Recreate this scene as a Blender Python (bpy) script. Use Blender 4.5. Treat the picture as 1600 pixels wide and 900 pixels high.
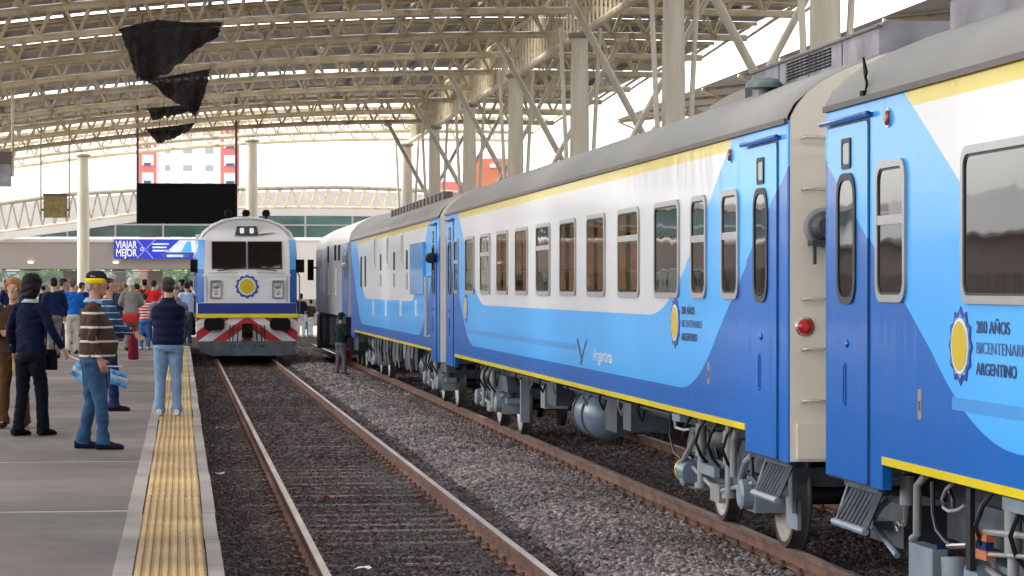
import bpy, bmesh, math, random
from mathutils import Vector, Matrix, Quaternion
R = math.radians
random.seed(7)
for o in list(bpy.data.objects): bpy.data.objects.remove(o)
S = bpy.context.scene
C = S.collection

# ------------------------------------------------------------------ camera, sky, sun, exposure
CAMZ = 2.242                      # eye height over the rail heads (metres); X = right, Y = along the track, Z = up, rail head = 0
YAW = R(7.28); FPX = 4049.0
cam_d = bpy.data.cameras.new('camera'); cam = bpy.data.objects.new('camera', cam_d); C.objects.link(cam)
cam.location = (0, 0, CAMZ); cam.rotation_euler = (R(90), 0, -YAW)
cam_d.sensor_width = 36; cam_d.lens = 36 * FPX / 1600; cam_d.clip_start = .5; cam_d.clip_end = 3000
S.camera = cam
SUN = Vector((-.50, .22, .84)).normalized()
w = bpy.data.worlds.new('World'); S.world = w; w.use_nodes = True
nt = w.node_tree; bg = nt.nodes['Background']
sky = nt.nodes.new('ShaderNodeTexSky'); sky.sky_type = 'NISHITA'; sky.sun_disc = False
sky.sun_elevation = math.asin(SUN.z); sky.sun_rotation = math.atan2(SUN.x, SUN.y)
sky.air_density = 1.0; sky.dust_density = 3.0; sky.ozone_density = 1.0
hs = nt.nodes.new('ShaderNodeHueSaturation'); hs.inputs['Saturation'].default_value = .22; hs.inputs['Value'].default_value = 1.0
nt.links.new(sky.outputs[0], hs.inputs['Color']); nt.links.new(hs.outputs[0], bg.inputs[0]); bg.inputs[1].default_value = .15
sd = bpy.data.lights.new('sun', 'SUN'); so = bpy.data.objects.new('sun', sd); C.objects.link(so)
sd.energy = 1.2; sd.angle = R(12); sd.color = (1, .96, .9)
so.rotation_euler = SUN.to_track_quat('Z', 'Y').to_euler(); so.location = (-30, -20, 40)
S.view_settings.view_transform = 'Standard'; S.view_settings.look = 'None'; S.view_settings.gamma = 1
S.view_settings.use_curve_mapping = False; S.view_settings.exposure = 2.25

# ------------------------------------------------------------------ helpers
TMP = bpy.data.scenes.new('tmp')
def evaluated(o):
    TMP.collection.objects.link(o)
    vl = TMP.view_layers[0]; vl.update(); dg = vl.depsgraph
    me = bpy.data.meshes.new_from_object(o.evaluated_get(dg)); 
    d = o.data; bpy.data.objects.remove(o)
    return me
def ray(u, v):                    # direction of a picture point, per metre of Y
    s = (u - 800) / FPX; k = (450 - v) / FPX
    x = math.sin(YAW) + s * math.cos(YAW); y = math.cos(YAW) - s * math.sin(YAW)
    return x / y, k / y
def at(u, v, D):
    a, b = ray(u, v); return Vector((a * D, D, CAMZ + b * D))
def on(u, v, z):
    a, b = ray(u, v); D = (z - CAMZ) / b; return Vector((a * D, D, z))

class MB:
    def __init__(s): s.v = []; s.f = []; s.m = []
    def add(s, vs, fs, m=0):
        b = len(s.v); s.v += [tuple(p) for p in vs]; s.f += [tuple(i + b for i in f) for f in fs]; s.m += [m] * len(fs)
    def box(s, a, b, m=0):
        x0, y0, z0 = a; x1, y1, z1 = b
        s.add([(x0,y0,z0),(x1,y0,z0),(x1,y1,z0),(x0,y1,z0),(x0,y0,z1),(x1,y0,z1),(x1,y1,z1),(x0,y1,z1)],
              [(3,2,1,0),(4,5,6,7),(0,1,5,4),(1,2,6,5),(2,3,7,6),(3,0,4,7)], m)
    def bar(s, p, q, w, h, m=0, up=(0,0,1)):
        p = Vector(p); q = Vector(q); d = (q - p).normalized(); u = Vector(up)
        if abs(d.dot(u)) > .98: u = Vector((0,1,0))
        sx = d.cross(u).normalized() * w / 2; sz = sx.cross(d).normalized() * h / 2
        vs = [p-sx-sz, p+sx-sz, p+sx+sz, p-sx+sz, q-sx-sz, q+sx-sz, q+sx+sz, q-sx+sz]
        s.add(vs, [(0,1,2,3),(7,6,5,4),(0,4,5,1),(1,5,6,2),(2,6,7,3),(3,7,4,0)], m)
    def tube(s, pts, r, n=8, m=0, cap=True):
        pts = [Vector(p) for p in pts]; k = len(pts)
        rs = r if isinstance(r, (list, tuple)) else [r] * k
        vs = []; prev = None
        for i, p in enumerate(pts):
            d = (pts[min(i+1,k-1)] - pts[max(i-1,0)]).normalized()
            if prev is None:
                u = Vector((0,0,1)) if abs(d.z) < .9 else Vector((0,1,0)); u = (u - d * u.dot(d)).normalized()
            else: u = (prev - d * prev.dot(d)).normalized()
            prev = u; w_ = d.cross(u)
            for j in range(n):
                a = 2 * math.pi * j / n; vs.append(p + (u * math.cos(a) + w_ * math.sin(a)) * rs[i])
        fs = [(i*n+j, i*n+(j+1)%n, (i+1)*n+(j+1)%n, (i+1)*n+j) for i in range(k-1) for j in range(n)]
        if cap: fs += [tuple(reversed(range(n))), tuple((k-1)*n + j for j in range(n))]
        s.add(vs, fs, m)
    def lathe(s, prof, origin, axis, n=24, m=0, cap=True):     # prof: (radius, along)
        o = Vector(origin); a = Vector(axis).normalized(); u = Vector((0,0,1)) if abs(a.z) < .9 else Vector((1,0,0))
        u = (u - a * u.dot(a)).normalized(); w_ = a.cross(u); vs = []
        for r, t in prof:
            for j in range(n):
                q = 2 * math.pi * j / n; vs.append(o + a * t + (u * math.cos(q) + w_ * math.sin(q)) * max(r, 1e-4))
        k = len(prof)
        fs = [(i*n+j, i*n+(j+1)%n, (i+1)*n+(j+1)%n, (i+1)*n+j) for i in range(k-1) for j in range(n)]
        if cap: fs += [tuple(reversed(range(n))), tuple((k-1)*n + j for j in range(n))]
        s.add(vs, fs, m)
    def prism(s, poly, plane, a, b, m=0, caps=(1,1)):   # poly: 2-D outline; plane 'yz' -> extruded in x, 'xz' -> in y, 'xy' -> in z
        n = len(poly)
        def P(p, t): return (t, p[0], p[1]) if plane == 'yz' else (p[0], t, p[1]) if plane == 'xz' else (p[0], p[1], t)
        vs = [P(p, a) for p in poly] + [P(p, b) for p in poly]
        fs = [(i, (i+1)%n, n+(i+1)%n, n+i) for i in range(n)]
        if caps[0]: fs.append(tuple(reversed(range(n))))
        if caps[1]: fs.append(tuple(range(n, 2*n)))
        s.add(vs, fs, m)
    def ring(s, out, inn, plane, a, b, m=0):            # frame between two outlines of equal count, 3-D
        n = len(out)
        def P(p, t): return (t, p[0], p[1]) if plane == 'yz' else (p[0], t, p[1]) if plane == 'xz' else (p[0], p[1], t)
        vs = [P(p,a) for p in out] + [P(p,a) for p in inn] + [P(p,b) for p in out] + [P(p,b) for p in inn]
        fs = []
        for i in range(n):
            j = (i+1) % n
            fs += [(i, j, n+j, n+i), (2*n+i, 3*n+i, 3*n+j, 2*n+j), (i, 2*n+i, 2*n+j, j), (n+i, n+j, 3*n+j, 3*n+i)]
        s.add(vs, fs, m)
    def loft(s, secs, n=14, m=0):                       # secs: (centre, u-axis vector, v-axis vector)
        vs = []
        for c, u, v in secs:
            c = Vector(c); u = Vector(u); v = Vector(v)
            for j in range(n):
                a = 2*math.pi*j/n; vs.append(c + u*math.cos(a) + v*math.sin(a))
        k = len(secs)
        fs = [(i*n+j, i*n+(j+1)%n, (i+1)*n+(j+1)%n, (i+1)*n+j) for i in range(k-1) for j in range(n)]
        fs += [tuple(reversed(range(n))), tuple((k-1)*n + j for j in range(n))]
        s.add(vs, fs, m)
    def ell(s, c, r, n=12, m=0, rot=None):
        k = 8; secs = []; c = Vector(c)
        Q = rot or Matrix.Identity(3)
        for i in range(k+1):
            t = -math.pi/2 + math.pi * (i + .02) / (k + .04); q = max(math.cos(t), .03)
            secs.append((c + Q @ Vector((0,0,r[2]*math.sin(t))), Q @ Vector((r[0]*q,0,0)), Q @ Vector((0,r[1]*q,0))))
        s.loft(secs, n, m)
    def mesh(s, name, mats, smooth=False, fix=True):
        me = bpy.data.meshes.new(name); me.from_pydata(s.v, [], s.f)
        for mt in (mats if isinstance(mats, (list, tuple)) else [mats]): me.materials.append(mt)
        me.polygons.foreach_set('material_index', s.m)
        if fix and len(s.f) < 60000:
            b = bmesh.new(); b.from_mesh(me); bmesh.ops.recalc_face_normals(b, faces=b.faces); b.to_mesh(me); b.free()
        if smooth: smooth_me(me)
        return me
    def build(s, name, mats, parent=None, smooth=False):
        return link(name, s.mesh(name, mats, smooth), parent)
def smooth_me(me, ang=40):
    me.polygons.foreach_set('use_smooth', [True] * len(me.polygons))
    try: me.set_sharp_from_angle(angle=R(ang))
    except Exception: pass
def link(name, me, parent=None):
    o = bpy.data.objects.new(name, me); C.objects.link(o)
    if parent: o.parent = parent
    return o
def thing(name, label, cat, loc=(0,0,0), rz=0, group=None):
    o = bpy.data.objects.new(name, None); C.objects.link(o); o.location = loc; o.rotation_euler = (0,0,rz)
    o.empty_display_size = .3
    return tag(o, label, cat, group)
def tag(o, label, cat, group=None):
    o['label'] = label; o['category'] = cat
    if group: o['group'] = group
    return o
def struct(o): o['kind'] = 'structure'; return o
def stuff(o): o['kind'] = 'stuff'; return o
def rrect(cx, cy, w_, h_, r, k=4):
    out = []
    for (sx, sy, a0) in ((1,1,0),(-1,1,90),(-1,-1,180),(1,-1,270)):
        for i in range(k+1):
            a = R(a0 + 90*i/k); out.append((cx + sx*(w_/2-r) + r*math.cos(a), cy + sy*(h_/2-r) + r*math.sin(a)))
    return out
def circle(cx, cy, r, n=28): return [(cx + r*math.cos(2*math.pi*i/n), cy + r*math.sin(2*math.pi*i/n)) for i in range(n)]

# ------------------------------------------------------------------ materials
def lnk(t, a, b): t.links.new(a, b)
def mat(name, col, rough=.6, metal=0, var=.12, scale=6, bump=0, bscale=40, col2=None, spec=.5, stretch=(1,1,1), coat=0, detail=4):
    m = bpy.data.materials.new(name); m.use_nodes = True; t = m.node_tree; p = t.nodes['Principled BSDF']
    p.inputs['Roughness'].default_value = rough; p.inputs['Metallic'].default_value = metal
    p.inputs['Specular IOR Level'].default_value = spec; p.inputs['Coat Weight'].default_value = coat; p.inputs['Coat Roughness'].default_value = .06
    tc = t.nodes.new('ShaderNodeTexCoord'); mp = t.nodes.new('ShaderNodeMapping'); mp.inputs['Scale'].default_value = stretch
    lnk(t, tc.outputs['Object'], mp.inputs[0])
    if var > 0 or col2:
        n = t.nodes.new('ShaderNodeTexNoise'); n.inputs['Scale'].default_value = scale; n.inputs['Detail'].default_value = detail
        lnk(t, mp.outputs[0], n.inputs['Vector'])
        r = t.nodes.new('ShaderNodeValToRGB'); lnk(t, n.outputs['Fac'], r.inputs[0])
        c2 = col2 or tuple(min(1, c*(1+var)) for c in col); c1 = col if col2 else tuple(c*(1-var) for c in col)
        r.color_ramp.elements[0].color = (*c1, 1); r.color_ramp.elements[1].color = (*c2, 1)
        r.color_ramp.elements[0].position = .35; r.color_ramp.elements[1].position = .68
        lnk(t, r.outputs[0], p.inputs['Base Color'])
    else: p.inputs['Base Color'].default_value = (*col, 1)
    if bump:
        n2 = t.nodes.new('ShaderNodeTexNoise'); n2.inputs['Scale'].default_value = bscale; n2.inputs['Detail'].default_value = 3
        lnk(t, mp.outputs[0], n2.inputs['Vector'])
        b = t.nodes.new('ShaderNodeBump'); b.inputs['Strength'].default_value = bump; b.inputs['Distance'].default_value = .02
        lnk(t, n2.outputs['Fac'], b.inputs['Height']); lnk(t, b.outputs[0], p.inputs['Normal'])
    return m
def glow(name, col, e):
    m = mat(name, col, .4, var=0); p = m.node_tree.nodes['Principled BSDF']
    p.inputs['Emission Color'].default_value = (*col, 1); p.inputs['Emission Strength'].default_value = e; return m
def thin_glass(name, tint, refl=.25):
    m = bpy.data.materials.new(name); m.use_nodes = True; t = m.node_tree; t.nodes.clear()
    o = t.nodes.new('ShaderNodeOutputMaterial'); mx = t.nodes.new('ShaderNodeMixShader')
    tr = t.nodes.new('ShaderNodeBsdfTransparent'); tr.inputs[0].default_value = (*tint, 1)
    gl = t.nodes.new('ShaderNodeBsdfGlossy'); gl.inputs['Roughness'].default_value = .02; mx.inputs[0].default_value = refl
    lnk(t, tr.outputs[0], mx.inputs[1]); lnk(t, gl.outputs[0], mx.inputs[2]); lnk(t, mx.outputs[0], o.inputs[0]); return m
M = dict(
  cream = mat('cream painted steel', (.52,.42,.25), .42, var=.14, scale=1.1, detail=9, col2=(.74,.66,.47)),
  column = mat('off white column paint', (.46,.41,.31), .4, var=.06, scale=4, detail=8, col2=(.60,.55,.44), bump=.05, bscale=8, stretch=(1,1,.12)),
  dirt_steel = mat('dusty steel', (.30,.26,.19), .6, var=.2),
  roofsheet = mat('grey roof sheet', (.31,.285,.26), .45, var=.18, scale=.6),
  purlin = mat('purlin steel', (.22,.20,.17), .5),
  concrete = mat('platform concrete', (.125,.104,.094), .75, var=.2, scale=1.3, bump=.25, bscale=90, col2=(.175,.152,.14), detail=8),
  joint = mat('pale joint', (.30,.265,.235), .8, var=.1),
  kerb = mat('pale coping stone', (.25,.225,.205), .75, var=.15, scale=3, bump=.25, bscale=80, detail=8),
  tactile = mat('yellow tactile tile', (.33,.215,.065), .65, var=.2, scale=3, bump=.2, bscale=70, col2=(.45,.315,.12), detail=8),
  rust = mat('rusty rail', (.10,.042,.026), .72, var=.3, scale=4, bump=.3, bscale=60, col2=(.21,.105,.07), detail=8),
  railtop = mat('rail head', (.50,.42,.37), .35, metal=.5, var=.2, scale=6, stretch=(1,.15,1)),
  sleeper = mat('weathered sleeper', (.07,.052,.044), .85, var=.3, scale=8, col2=(.17,.135,.12), bump=.4, bscale=60, stretch=(.3,1,1)),
  roofgrey = mat('coach roof grey', (.19,.182,.160), .4, var=.08, scale=.8, detail=8, col2=(.235,.226,.200)),
  endcream = mat('coach end grey', (.80,.74,.63), .45, var=.06, scale=1.2),
  gutter = mat('gutter brown', (.10,.08,.07), .5),
  frame = mat('aluminium window frame', (.40,.39,.39), .34, metal=.6, var=.06, scale=4),
  gasket = mat('black rubber', (.012,.012,.013), .5, var=0),
  dark = mat('dark underframe', (.010,.010,.012), .6, var=.3, scale=6),
  bogie = mat('bogie grey paint', (.075,.092,.112), .5, var=.25, scale=5),
  bogiedark = mat('bogie dark paint', (.045,.055,.068), .5, var=.3, scale=5),
  plate = mat('pale blue grey plate', (.22,.265,.305), .45, var=.15, scale=4),
  pipe = mat('light pipe paint', (.30,.30,.295), .4, var=.1),
  hose = mat('black hose', (.012,.012,.014), .45, var=0),
  wheel = mat('wheel face steel', (.50,.45,.38), .35, metal=.25, var=.15, scale=5),
  wheelweb = mat('wheel tread', (.035,.032,.03), .55, var=.25),  # shade on the tread is put into this near-black, along with rust
  tank = mat('tank blue grey', (.15,.20,.26), .33, var=.1, scale=3),
  orange = mat('orange valve', (.55,.16,.06), .5),
  yellow = mat('yellow paint', (.80,.62,.0), .3, var=.05, scale=2, coat=.3),
  blue = mat('dark blue paint', (.0,.115,.45), .25, var=.05, scale=1, coat=.4),
  lblue = mat('light blue paint', (.09,.36,.80), .25, var=.05, scale=1, coat=.4),
  navy = mat('navy lettering', (.01,.025,.12), .4, var=0),
  ink = mat('grey lettering', (.05,.09,.20), .4, var=0),
  white = mat('white paint', (.75,.74,.72), .35, var=.04, scale=2),
  silver = mat('silver grey paint', (.68,.67,.655), .3, var=.06, scale=1.5, coat=.3),
  red = mat('red paint', (.50,.02,.025), .35, var=.08),
  lamp_red = mat('red tail lamp', (.55,.01,.015), .15, var=0, coat=.8),
  lamp_dark = mat('dark red marker lamp', (.20,.015,.012), .2, var=0),
  cyan = mat('cyan stripe', (.05,.30,.70), .3, var=0),
  chrome = mat('handrail metal', (.62,.60,.56), .25, metal=.9, var=.05),
  black = mat('matt black', (.003,.003,.0035), .6, var=0, spec=.15),
  screen = mat('unlit screen', (.0015,.0015,.002), .4, var=0, spec=.12),
  net = mat('black shade net', (.034,.027,.028), .85, spec=.15, var=.3, scale=5, bump=.3, bscale=30),
  ochre = mat('ochre sign', (.26,.20,.06), .6, var=.25, scale=5),
  acgrey = mat('weathered grey housing', (.16,.15,.165), .55, var=.25, scale=2.5, detail=8, col2=(.33,.32,.36)),
  dome = mat('grey green vent', (.12,.17,.17), .4, var=.1),
  wall = mat('warm grey wall', (.27,.23,.205), .7, var=.05, scale=.5),
  wallw = mat('pale parapet', (.50,.46,.42), .6, var=.05, scale=.5),
  soil = mat('ballast bed', (.030,.023,.021), .95, var=.3, scale=25, col2=(.07,.06,.055), bump=1, bscale=60, detail=8),
  ground = mat('dusty ground', (.17,.15,.13), .95, var=.25, scale=.3, detail=8, bump=.3, bscale=5),
  asphalt = mat('concourse paving', (.21,.19,.175), .8, var=.15, scale=1.5, detail=8),
  mull = mat('pale mullion', (.62,.63,.62), .4, var=.03),
  apt_white = mat('white apartment wall', (.80,.79,.78), .7, var=.03, scale=.2),
  apt_red = mat('coral red wall', (.62,.17,.14), .7, var=.05, scale=.2),
  brick = mat('orange brick wall', (.52,.17,.09), .75, var=.1, scale=.3),
  bark = mat('bark', (.07,.05,.035), .9, var=.3),
  banner = mat('banner blue', (.012,.03,.45), .45, var=.1, scale=.6),
  bn_pale = mat('banner pale print', (.62,.70,.78), .5, var=.2, scale=2),
  bn_lilac = mat('banner lilac line', (.30,.25,.65), .5, var=0),
  bn_cyan = mat('banner cyan print', (.05,.40,.75), .5, var=.1),
)
M['teal'] = mat('teal clerestory glass', (.10,.20,.19), .06, var=.35, scale=.5, spec=.8)
M['glass'] = mat('dark tinted glass', (.014,.009,.008), .03, var=0, spec=.6)
M['doorglass'] = thin_glass('clear door glass', (.75,.82,.80), .22)
M['skylight'] = None
def translucent(name, col):
    m = bpy.data.materials.new(name); m.use_nodes = True; t = m.node_tree; t.nodes.clear()
    o = t.nodes.new('ShaderNodeOutputMaterial'); mx = t.nodes.new('ShaderNodeMixShader'); mx.inputs[0].default_value = .3
    a = t.nodes.new('ShaderNodeBsdfTranslucent'); a.inputs[0].default_value = (*col, 1)
    b = t.nodes.new('ShaderNodeBsdfTransparent'); b.inputs[0].default_value = (.9,.92,.95,1)
    lnk(t, a.outputs[0], mx.inputs[1]); lnk(t, b.outputs[0], mx.inputs[2]); lnk(t, mx.outputs[0], o.inputs[0]); return m
M['skylight'] = translucent('white skylight sheet', (.9,.9,.92))

def mth(t, op, a, b=None, c=None, clamp=False):
    n = t.nodes.new('ShaderNodeMath'); n.operation = op; n.use_clamp = clamp
    for i, x in enumerate((a, b, c)):
        if x is None: continue
        if isinstance(x, (int, float)): n.inputs[i].default_value = x
        else: lnk(t, x, n.inputs[i])
    return n.outputs[0]
def mixc(t, f, a, b):
    n = t.nodes.new('ShaderNodeMix'); n.data_type = 'RGBA'; lnk(t, f, n.inputs['Factor'])
    for k, x in ((6, a), (7, b)):
        if isinstance(x, tuple): n.inputs[k].default_value = (*x, 1)
        else: lnk(t, x, n.inputs[k])
    return n.outputs[2]
def livery(name, L, gen=False, grime=.5):
    """paint scheme of a coach side in coach coordinates: y from the near end, z over the rail"""
    m = bpy.data.materials.new(name); m.use_nodes = True; t = m.node_tree; p = t.nodes['Principled BSDF']
    tc = t.nodes.new('ShaderNodeTexCoord'); sp = t.nodes.new('ShaderNodeSeparateXYZ'); lnk(t, tc.outputs['Object'], sp.inputs[0])
    y, z = sp.outputs[1], sp.outputs[2]
    s = mth(t, 'MINIMUM', y, mth(t, 'SUBTRACT', L, y))
    q = mth(t, 'POWER', mth(t, 'DIVIDE', mth(t, 'SUBTRACT', 4.3, s), 1.66, clamp=True), 2)
    zd = mth(t, 'ADD', mth(t, 'MULTIPLY_ADD', q, .51, 1.33), mth(t, 'MULTIPLY', mth(t, 'MAXIMUM', mth(t, 'SUBTRACT', 2.64, s), 0), .5))
    q2 = mth(t, 'POWER', mth(t, 'DIVIDE', mth(t, 'SUBTRACT', 5.9, s), 1.9, clamp=True), 2)
    zw = mth(t, 'ADD', mth(t, 'MULTIPLY_ADD', q2, .47, 1.98), mth(t, 'MULTIPLY', mth(t, 'MAXIMUM', mth(t, 'SUBTRACT', 4.0, s), 0), .52))
    lb = mth(t, 'GREATER_THAN', z, zd); wh = mth(t, 'GREATER_THAN', z, zw)
    yb = mth(t, 'MULTIPLY', wh, mth(t, 'GREATER_THAN', z, 3.385))
    col = mixc(t, lb, (.0,.128,.50), (.065,.44,.97)); col = mixc(t, wh, col, (.70,.695,.70)); col = mixc(t, yb, col, (.72,.55,.0))
    # rain streaks and dust: a faint vertical grain
    mp = t.nodes.new('ShaderNodeMapping'); mp.inputs['Scale'].default_value = (1, 5, .35); lnk(t, tc.outputs['Object'], mp.inputs[0])
    n = t.nodes.new('ShaderNodeTexNoise'); n.inputs['Scale'].default_value = 1.2; n.inputs['Detail'].default_value = 6; lnk(t, mp.outputs[0], n.inputs['Vector'])
    g = t.nodes.new('ShaderNodeMapRange'); g.inputs[1].default_value = .5; g.inputs[2].default_value = .8; g.inputs[3].default_value = 0; g.inputs[4].default_value = .14 * grime
    lnk(t, n.outputs['Fac'], g.inputs[0]); col = mixc(t, g.outputs[0], col, (.35,.34,.33))
    n3 = t.nodes.new('ShaderNodeTexNoise'); n3.inputs['Scale'].default_value = 3; n3.inputs['Detail'].default_value = 7; lnk(t, mp.outputs[0], n3.inputs['Vector'])
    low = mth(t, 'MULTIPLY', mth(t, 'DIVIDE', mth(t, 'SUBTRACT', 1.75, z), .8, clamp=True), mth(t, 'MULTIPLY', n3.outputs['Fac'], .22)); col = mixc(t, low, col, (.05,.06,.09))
    lnk(t, col, p.inputs['Base Color'])
    p.inputs['Roughness'].default_value = .3; p.inputs['Specular IOR Level'].default_value = .18; p.inputs['Coat Weight'].default_value = .26; p.inputs['Coat Roughness'].default_value = .07
    mp2 = t.nodes.new('ShaderNodeMapping'); mp2.inputs['Scale'].default_value = (1, 1.6, .45); lnk(t, tc.outputs['Object'], mp2.inputs[0])
    n2 = t.nodes.new('ShaderNodeTexNoise'); n2.inputs['Scale'].default_value = 1.6; n2.inputs['Detail'].default_value = 2; lnk(t, mp2.outputs[0], n2.inputs['Vector'])
    b = t.nodes.new('ShaderNodeBump'); b.inputs['Strength'].default_value = .26; b.inputs['Distance'].default_value = .03; lnk(t, n2.outputs['Fac'], b.inputs['Height'])
    lnk(t, b.outputs[0], p.inputs['Normal']); lnk(t, b.outputs[0], p.inputs['Coat Normal'])
    return m
def text_mesh(txt, size, mt, bold=0, extrude=.002, space=1.0, align='LEFT'):
    cu = bpy.data.curves.new('lettering', 'FONT'); cu.body = txt; cu.size = size; cu.extrude = extrude; cu.offset = bold
    cu.space_character = space; cu.align_x = align
    me = evaluated(bpy.data.objects.new('lettering', cu)); me.materials.clear(); me.materials.append(mt); return me
FACE_L = Matrix(((0,0,-1),(-1,0,0),(0,1,0))).to_4x4()    # text lying on a side that faces -X
FACE_N = Matrix(((1,0,0),(0,0,-1),(0,1,0))).to_4x4()     # text facing the camera end (-Y)

def concrete_mat(name, a, b_, spots=.55, stretch=(1,.35,1)):
    m = mat(name, a, .75, var=.2, scale=1.1, bump=.25, bscale=90, col2=b_, detail=9, stretch=stretch); t = m.node_tree; p = t.nodes['Principled BSDF']
    src = p.inputs['Base Color'].links[0].from_socket; tc = t.nodes.new('ShaderNodeTexCoord'); gm = t.nodes.new('ShaderNodeNewGeometry')
    big = t.nodes.new('ShaderNodeTexNoise'); big.inputs['Scale'].default_value = .45; big.inputs['Detail'].default_value = 7; big.inputs['Roughness'].default_value = .65; lnk(t, gm.outputs['Position'], big.inputs['Vector'])
    mr = t.nodes.new('ShaderNodeMapRange'); mr.inputs[1].default_value = .38; mr.inputs[2].default_value = .62; mr.inputs[3].default_value = .60; mr.inputs[4].default_value = 1.18; lnk(t, big.outputs['Fac'], mr.inputs[0])
    vo = t.nodes.new('ShaderNodeTexVoronoi'); vo.inputs['Scale'].default_value = 2.6; lnk(t, gm.outputs['Position'], vo.inputs['Vector'])
    sp = mth(t, 'LESS_THAN', vo.outputs['Distance'], .085); k = mth(t, 'SUBTRACT', mr.outputs[0], mth(t, 'MULTIPLY', sp, .30))
    fn = t.nodes.new('ShaderNodeTexNoise'); fn.inputs['Scale'].default_value = 45; fn.inputs['Detail'].default_value = 4; lnk(t, gm.outputs['Position'], fn.inputs['Vector'])
    k = mth(t, 'MULTIPLY', k, mth(t, 'MULTIPLY_ADD', fn.outputs['Fac'], .5, .75))
    mx = t.nodes.new('ShaderNodeMix'); mx.data_type = 'RGBA'; mx.blend_type = 'MULTIPLY'; mx.inputs['Factor'].default_value = 1
    lnk(t, src, mx.inputs[6]); lnk(t, k, mx.inputs[7]); lnk(t, mx.outputs[2], p.inputs['Base Color']); return m
M['concrete'] = concrete_mat('platform concrete worn', (.082,.062,.051), (.130,.103,.087))
M['kerb'] = concrete_mat('coping stone worn', (.21,.178,.155), (.29,.255,.225))
M['tactile'] = concrete_mat('tactile tile worn', (.34,.215,.075), (.47,.325,.14), stretch=(1,1,1))
M['curtain_and_reflection'] = mat('tan curtain', (.40,.27,.16), .8, var=.2, scale=6)
M['clear'] = thin_glass('clear window glass', (.80,.75,.70), .12)

def add_rust(m, amount=.62, scale=2.2, col=(.20,.085,.03)):
    t = m.node_tree; p = t.nodes['Principled BSDF']; src = p.inputs['Base Color'].links[0].from_socket
    gm = t.nodes.new('ShaderNodeNewGeometry'); n = t.nodes.new('ShaderNodeTexNoise'); n.inputs['Scale'].default_value = scale; n.inputs['Detail'].default_value = 8; n.inputs['Roughness'].default_value = .7; lnk(t, gm.outputs['Position'], n.inputs['Vector'])
    mr = t.nodes.new('ShaderNodeMapRange'); mr.inputs[1].default_value = amount-.04; mr.inputs[2].default_value = amount+.12; mr.inputs[3].default_value = 0; mr.inputs[4].default_value = .75; lnk(t, n.outputs['Fac'], mr.inputs[0])
    lnk(t, mixc(t, mr.outputs[0], src, col), p.inputs['Base Color'])
add_rust(M['cream'], .56); add_rust(M['column'], .66, 1.2, (.22,.15,.09))
M['net'].node_tree.nodes['Principled BSDF'].inputs['Alpha'].default_value = .90
M['lsilver'] = mat('weathered silver side', (.36,.355,.36), .35, var=.15, scale=1.2, detail=8, stretch=(1,2,.4))
t = M['glass'].node_tree; n = t.nodes.new('ShaderNodeTexNoise'); n.inputs['Scale'].default_value = 2.2; n.inputs['Detail'].default_value = 1
tc = t.nodes.new('ShaderNodeTexCoord'); lnk(t, tc.outputs['Object'], n.inputs['Vector'])
b_ = t.nodes.new('ShaderNodeBump'); b_.inputs['Strength'].default_value = .06; b_.inputs['Distance'].default_value = .03; lnk(t, n.outputs['Fac'], b_.inputs['Height']); lnk(t, b_.outputs[0], t.nodes['Principled BSDF'].inputs['Normal'])

# ------------------------------------------------------------------ ground, tracks
g = MB(); g.add([(-500,-60,-.34),(500,-60,-.34),(500,1500,-.34),(-500,1500,-.34)], [(0,1,2,3)])
struct(g.build('ground', M['ground']))
X1, X2 = 2.005, 6.095            # track centres
b = MB()                          # formation of ballast: one sheet with low mounds
xs = [.1 + .25*i for i in range(33)]; ys = [-6 + 1.5*i for i in range(75)]
def bed_z(x):
    z = -.165
    if 3.3 < x < 4.8: z += .10 * math.sin(math.pi * (x - 3.3) / 1.5)
    return z
rb = random.Random(3)
vs = [(x, y, bed_z(x) + rb.uniform(-.012,.012)) for y in ys for x in xs]; nx = len(xs)
b.add(vs, [(j*nx+i, j*nx+i+1, (j+1)*nx+i+1, (j+1)*nx+i) for j in range(len(ys)-1) for i in range(nx-1)])
struct(b.build('track_bed', M['soil'], smooth=True))

def rail_profile(x0):
    h = [(-.036,0),(.036,0),(.036,-.038),(.010,-.052),(.010,-.128),(.070,-.142),(.070,-.155),(-.070,-.155),(-.070,-.142),(-.010,-.128),(-.010,-.052),(-.036,-.038)]
    return [(x0+p[0], p[1]) for p in h]
def track(xc, label, y1, nsl, seed):
    t = thing('railway_track', label, 'railway track', (xc, 0, 0))
    for sx in (-1, 1):
        r = MB(); x0 = sx * .875
        r.prism(rail_profile(x0), 'xz', -6, y1); rl = r.build('rail', M['rust'], t)
        c = MB(); c.box((x0-.030, -6, .0005), (x0+.030, y1, .004)); c.build('rail_head', M['railtop'], rl)
        f = MB(); rr = random.Random(seed+sx)
        for k in range(nsl):
            y = 15 + k*.62
            for q in (-1, 1): f.tube([(x0+q*.085, y, -.15), (x0+q*.085, y, -.10)], .022, 6)
            f.box((x0-.13, y-.08, -.152), (x0+.13, y+.08, -.138))
        f.build('rail_fastening', M['rust'], rl)['kind'] = 'stuff'
    sm = MB(); sm.box((-1.35,-.12,-.3), (1.35,.12,-.148)); me = sm.mesh('sleeper', M['sleeper'])
    rr = random.Random(seed)
    for k in range(nsl):
        o = link('sleeper', me, t); o.location = (rr.uniform(-.03,.03), 15 + k*.62, rr.uniform(-.022,-.004)); o.rotation_euler = (0, rr.uniform(-.004,.004), rr.uniform(-.01,.01))
    return t
track(X1, 'rusty track in dark dirty ballast beside the platform, under the facing locomotive', 106, 140, 5)
track(X2, 'rusty track that carries the long blue coaches, pale sleepers showing', 106, 140, 9)
bs = thing('buffer_stop', 'grey buffer stop at the end of the platform track behind the facing locomotive', 'buffer stop', (X1, 104.5, 0))
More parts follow.
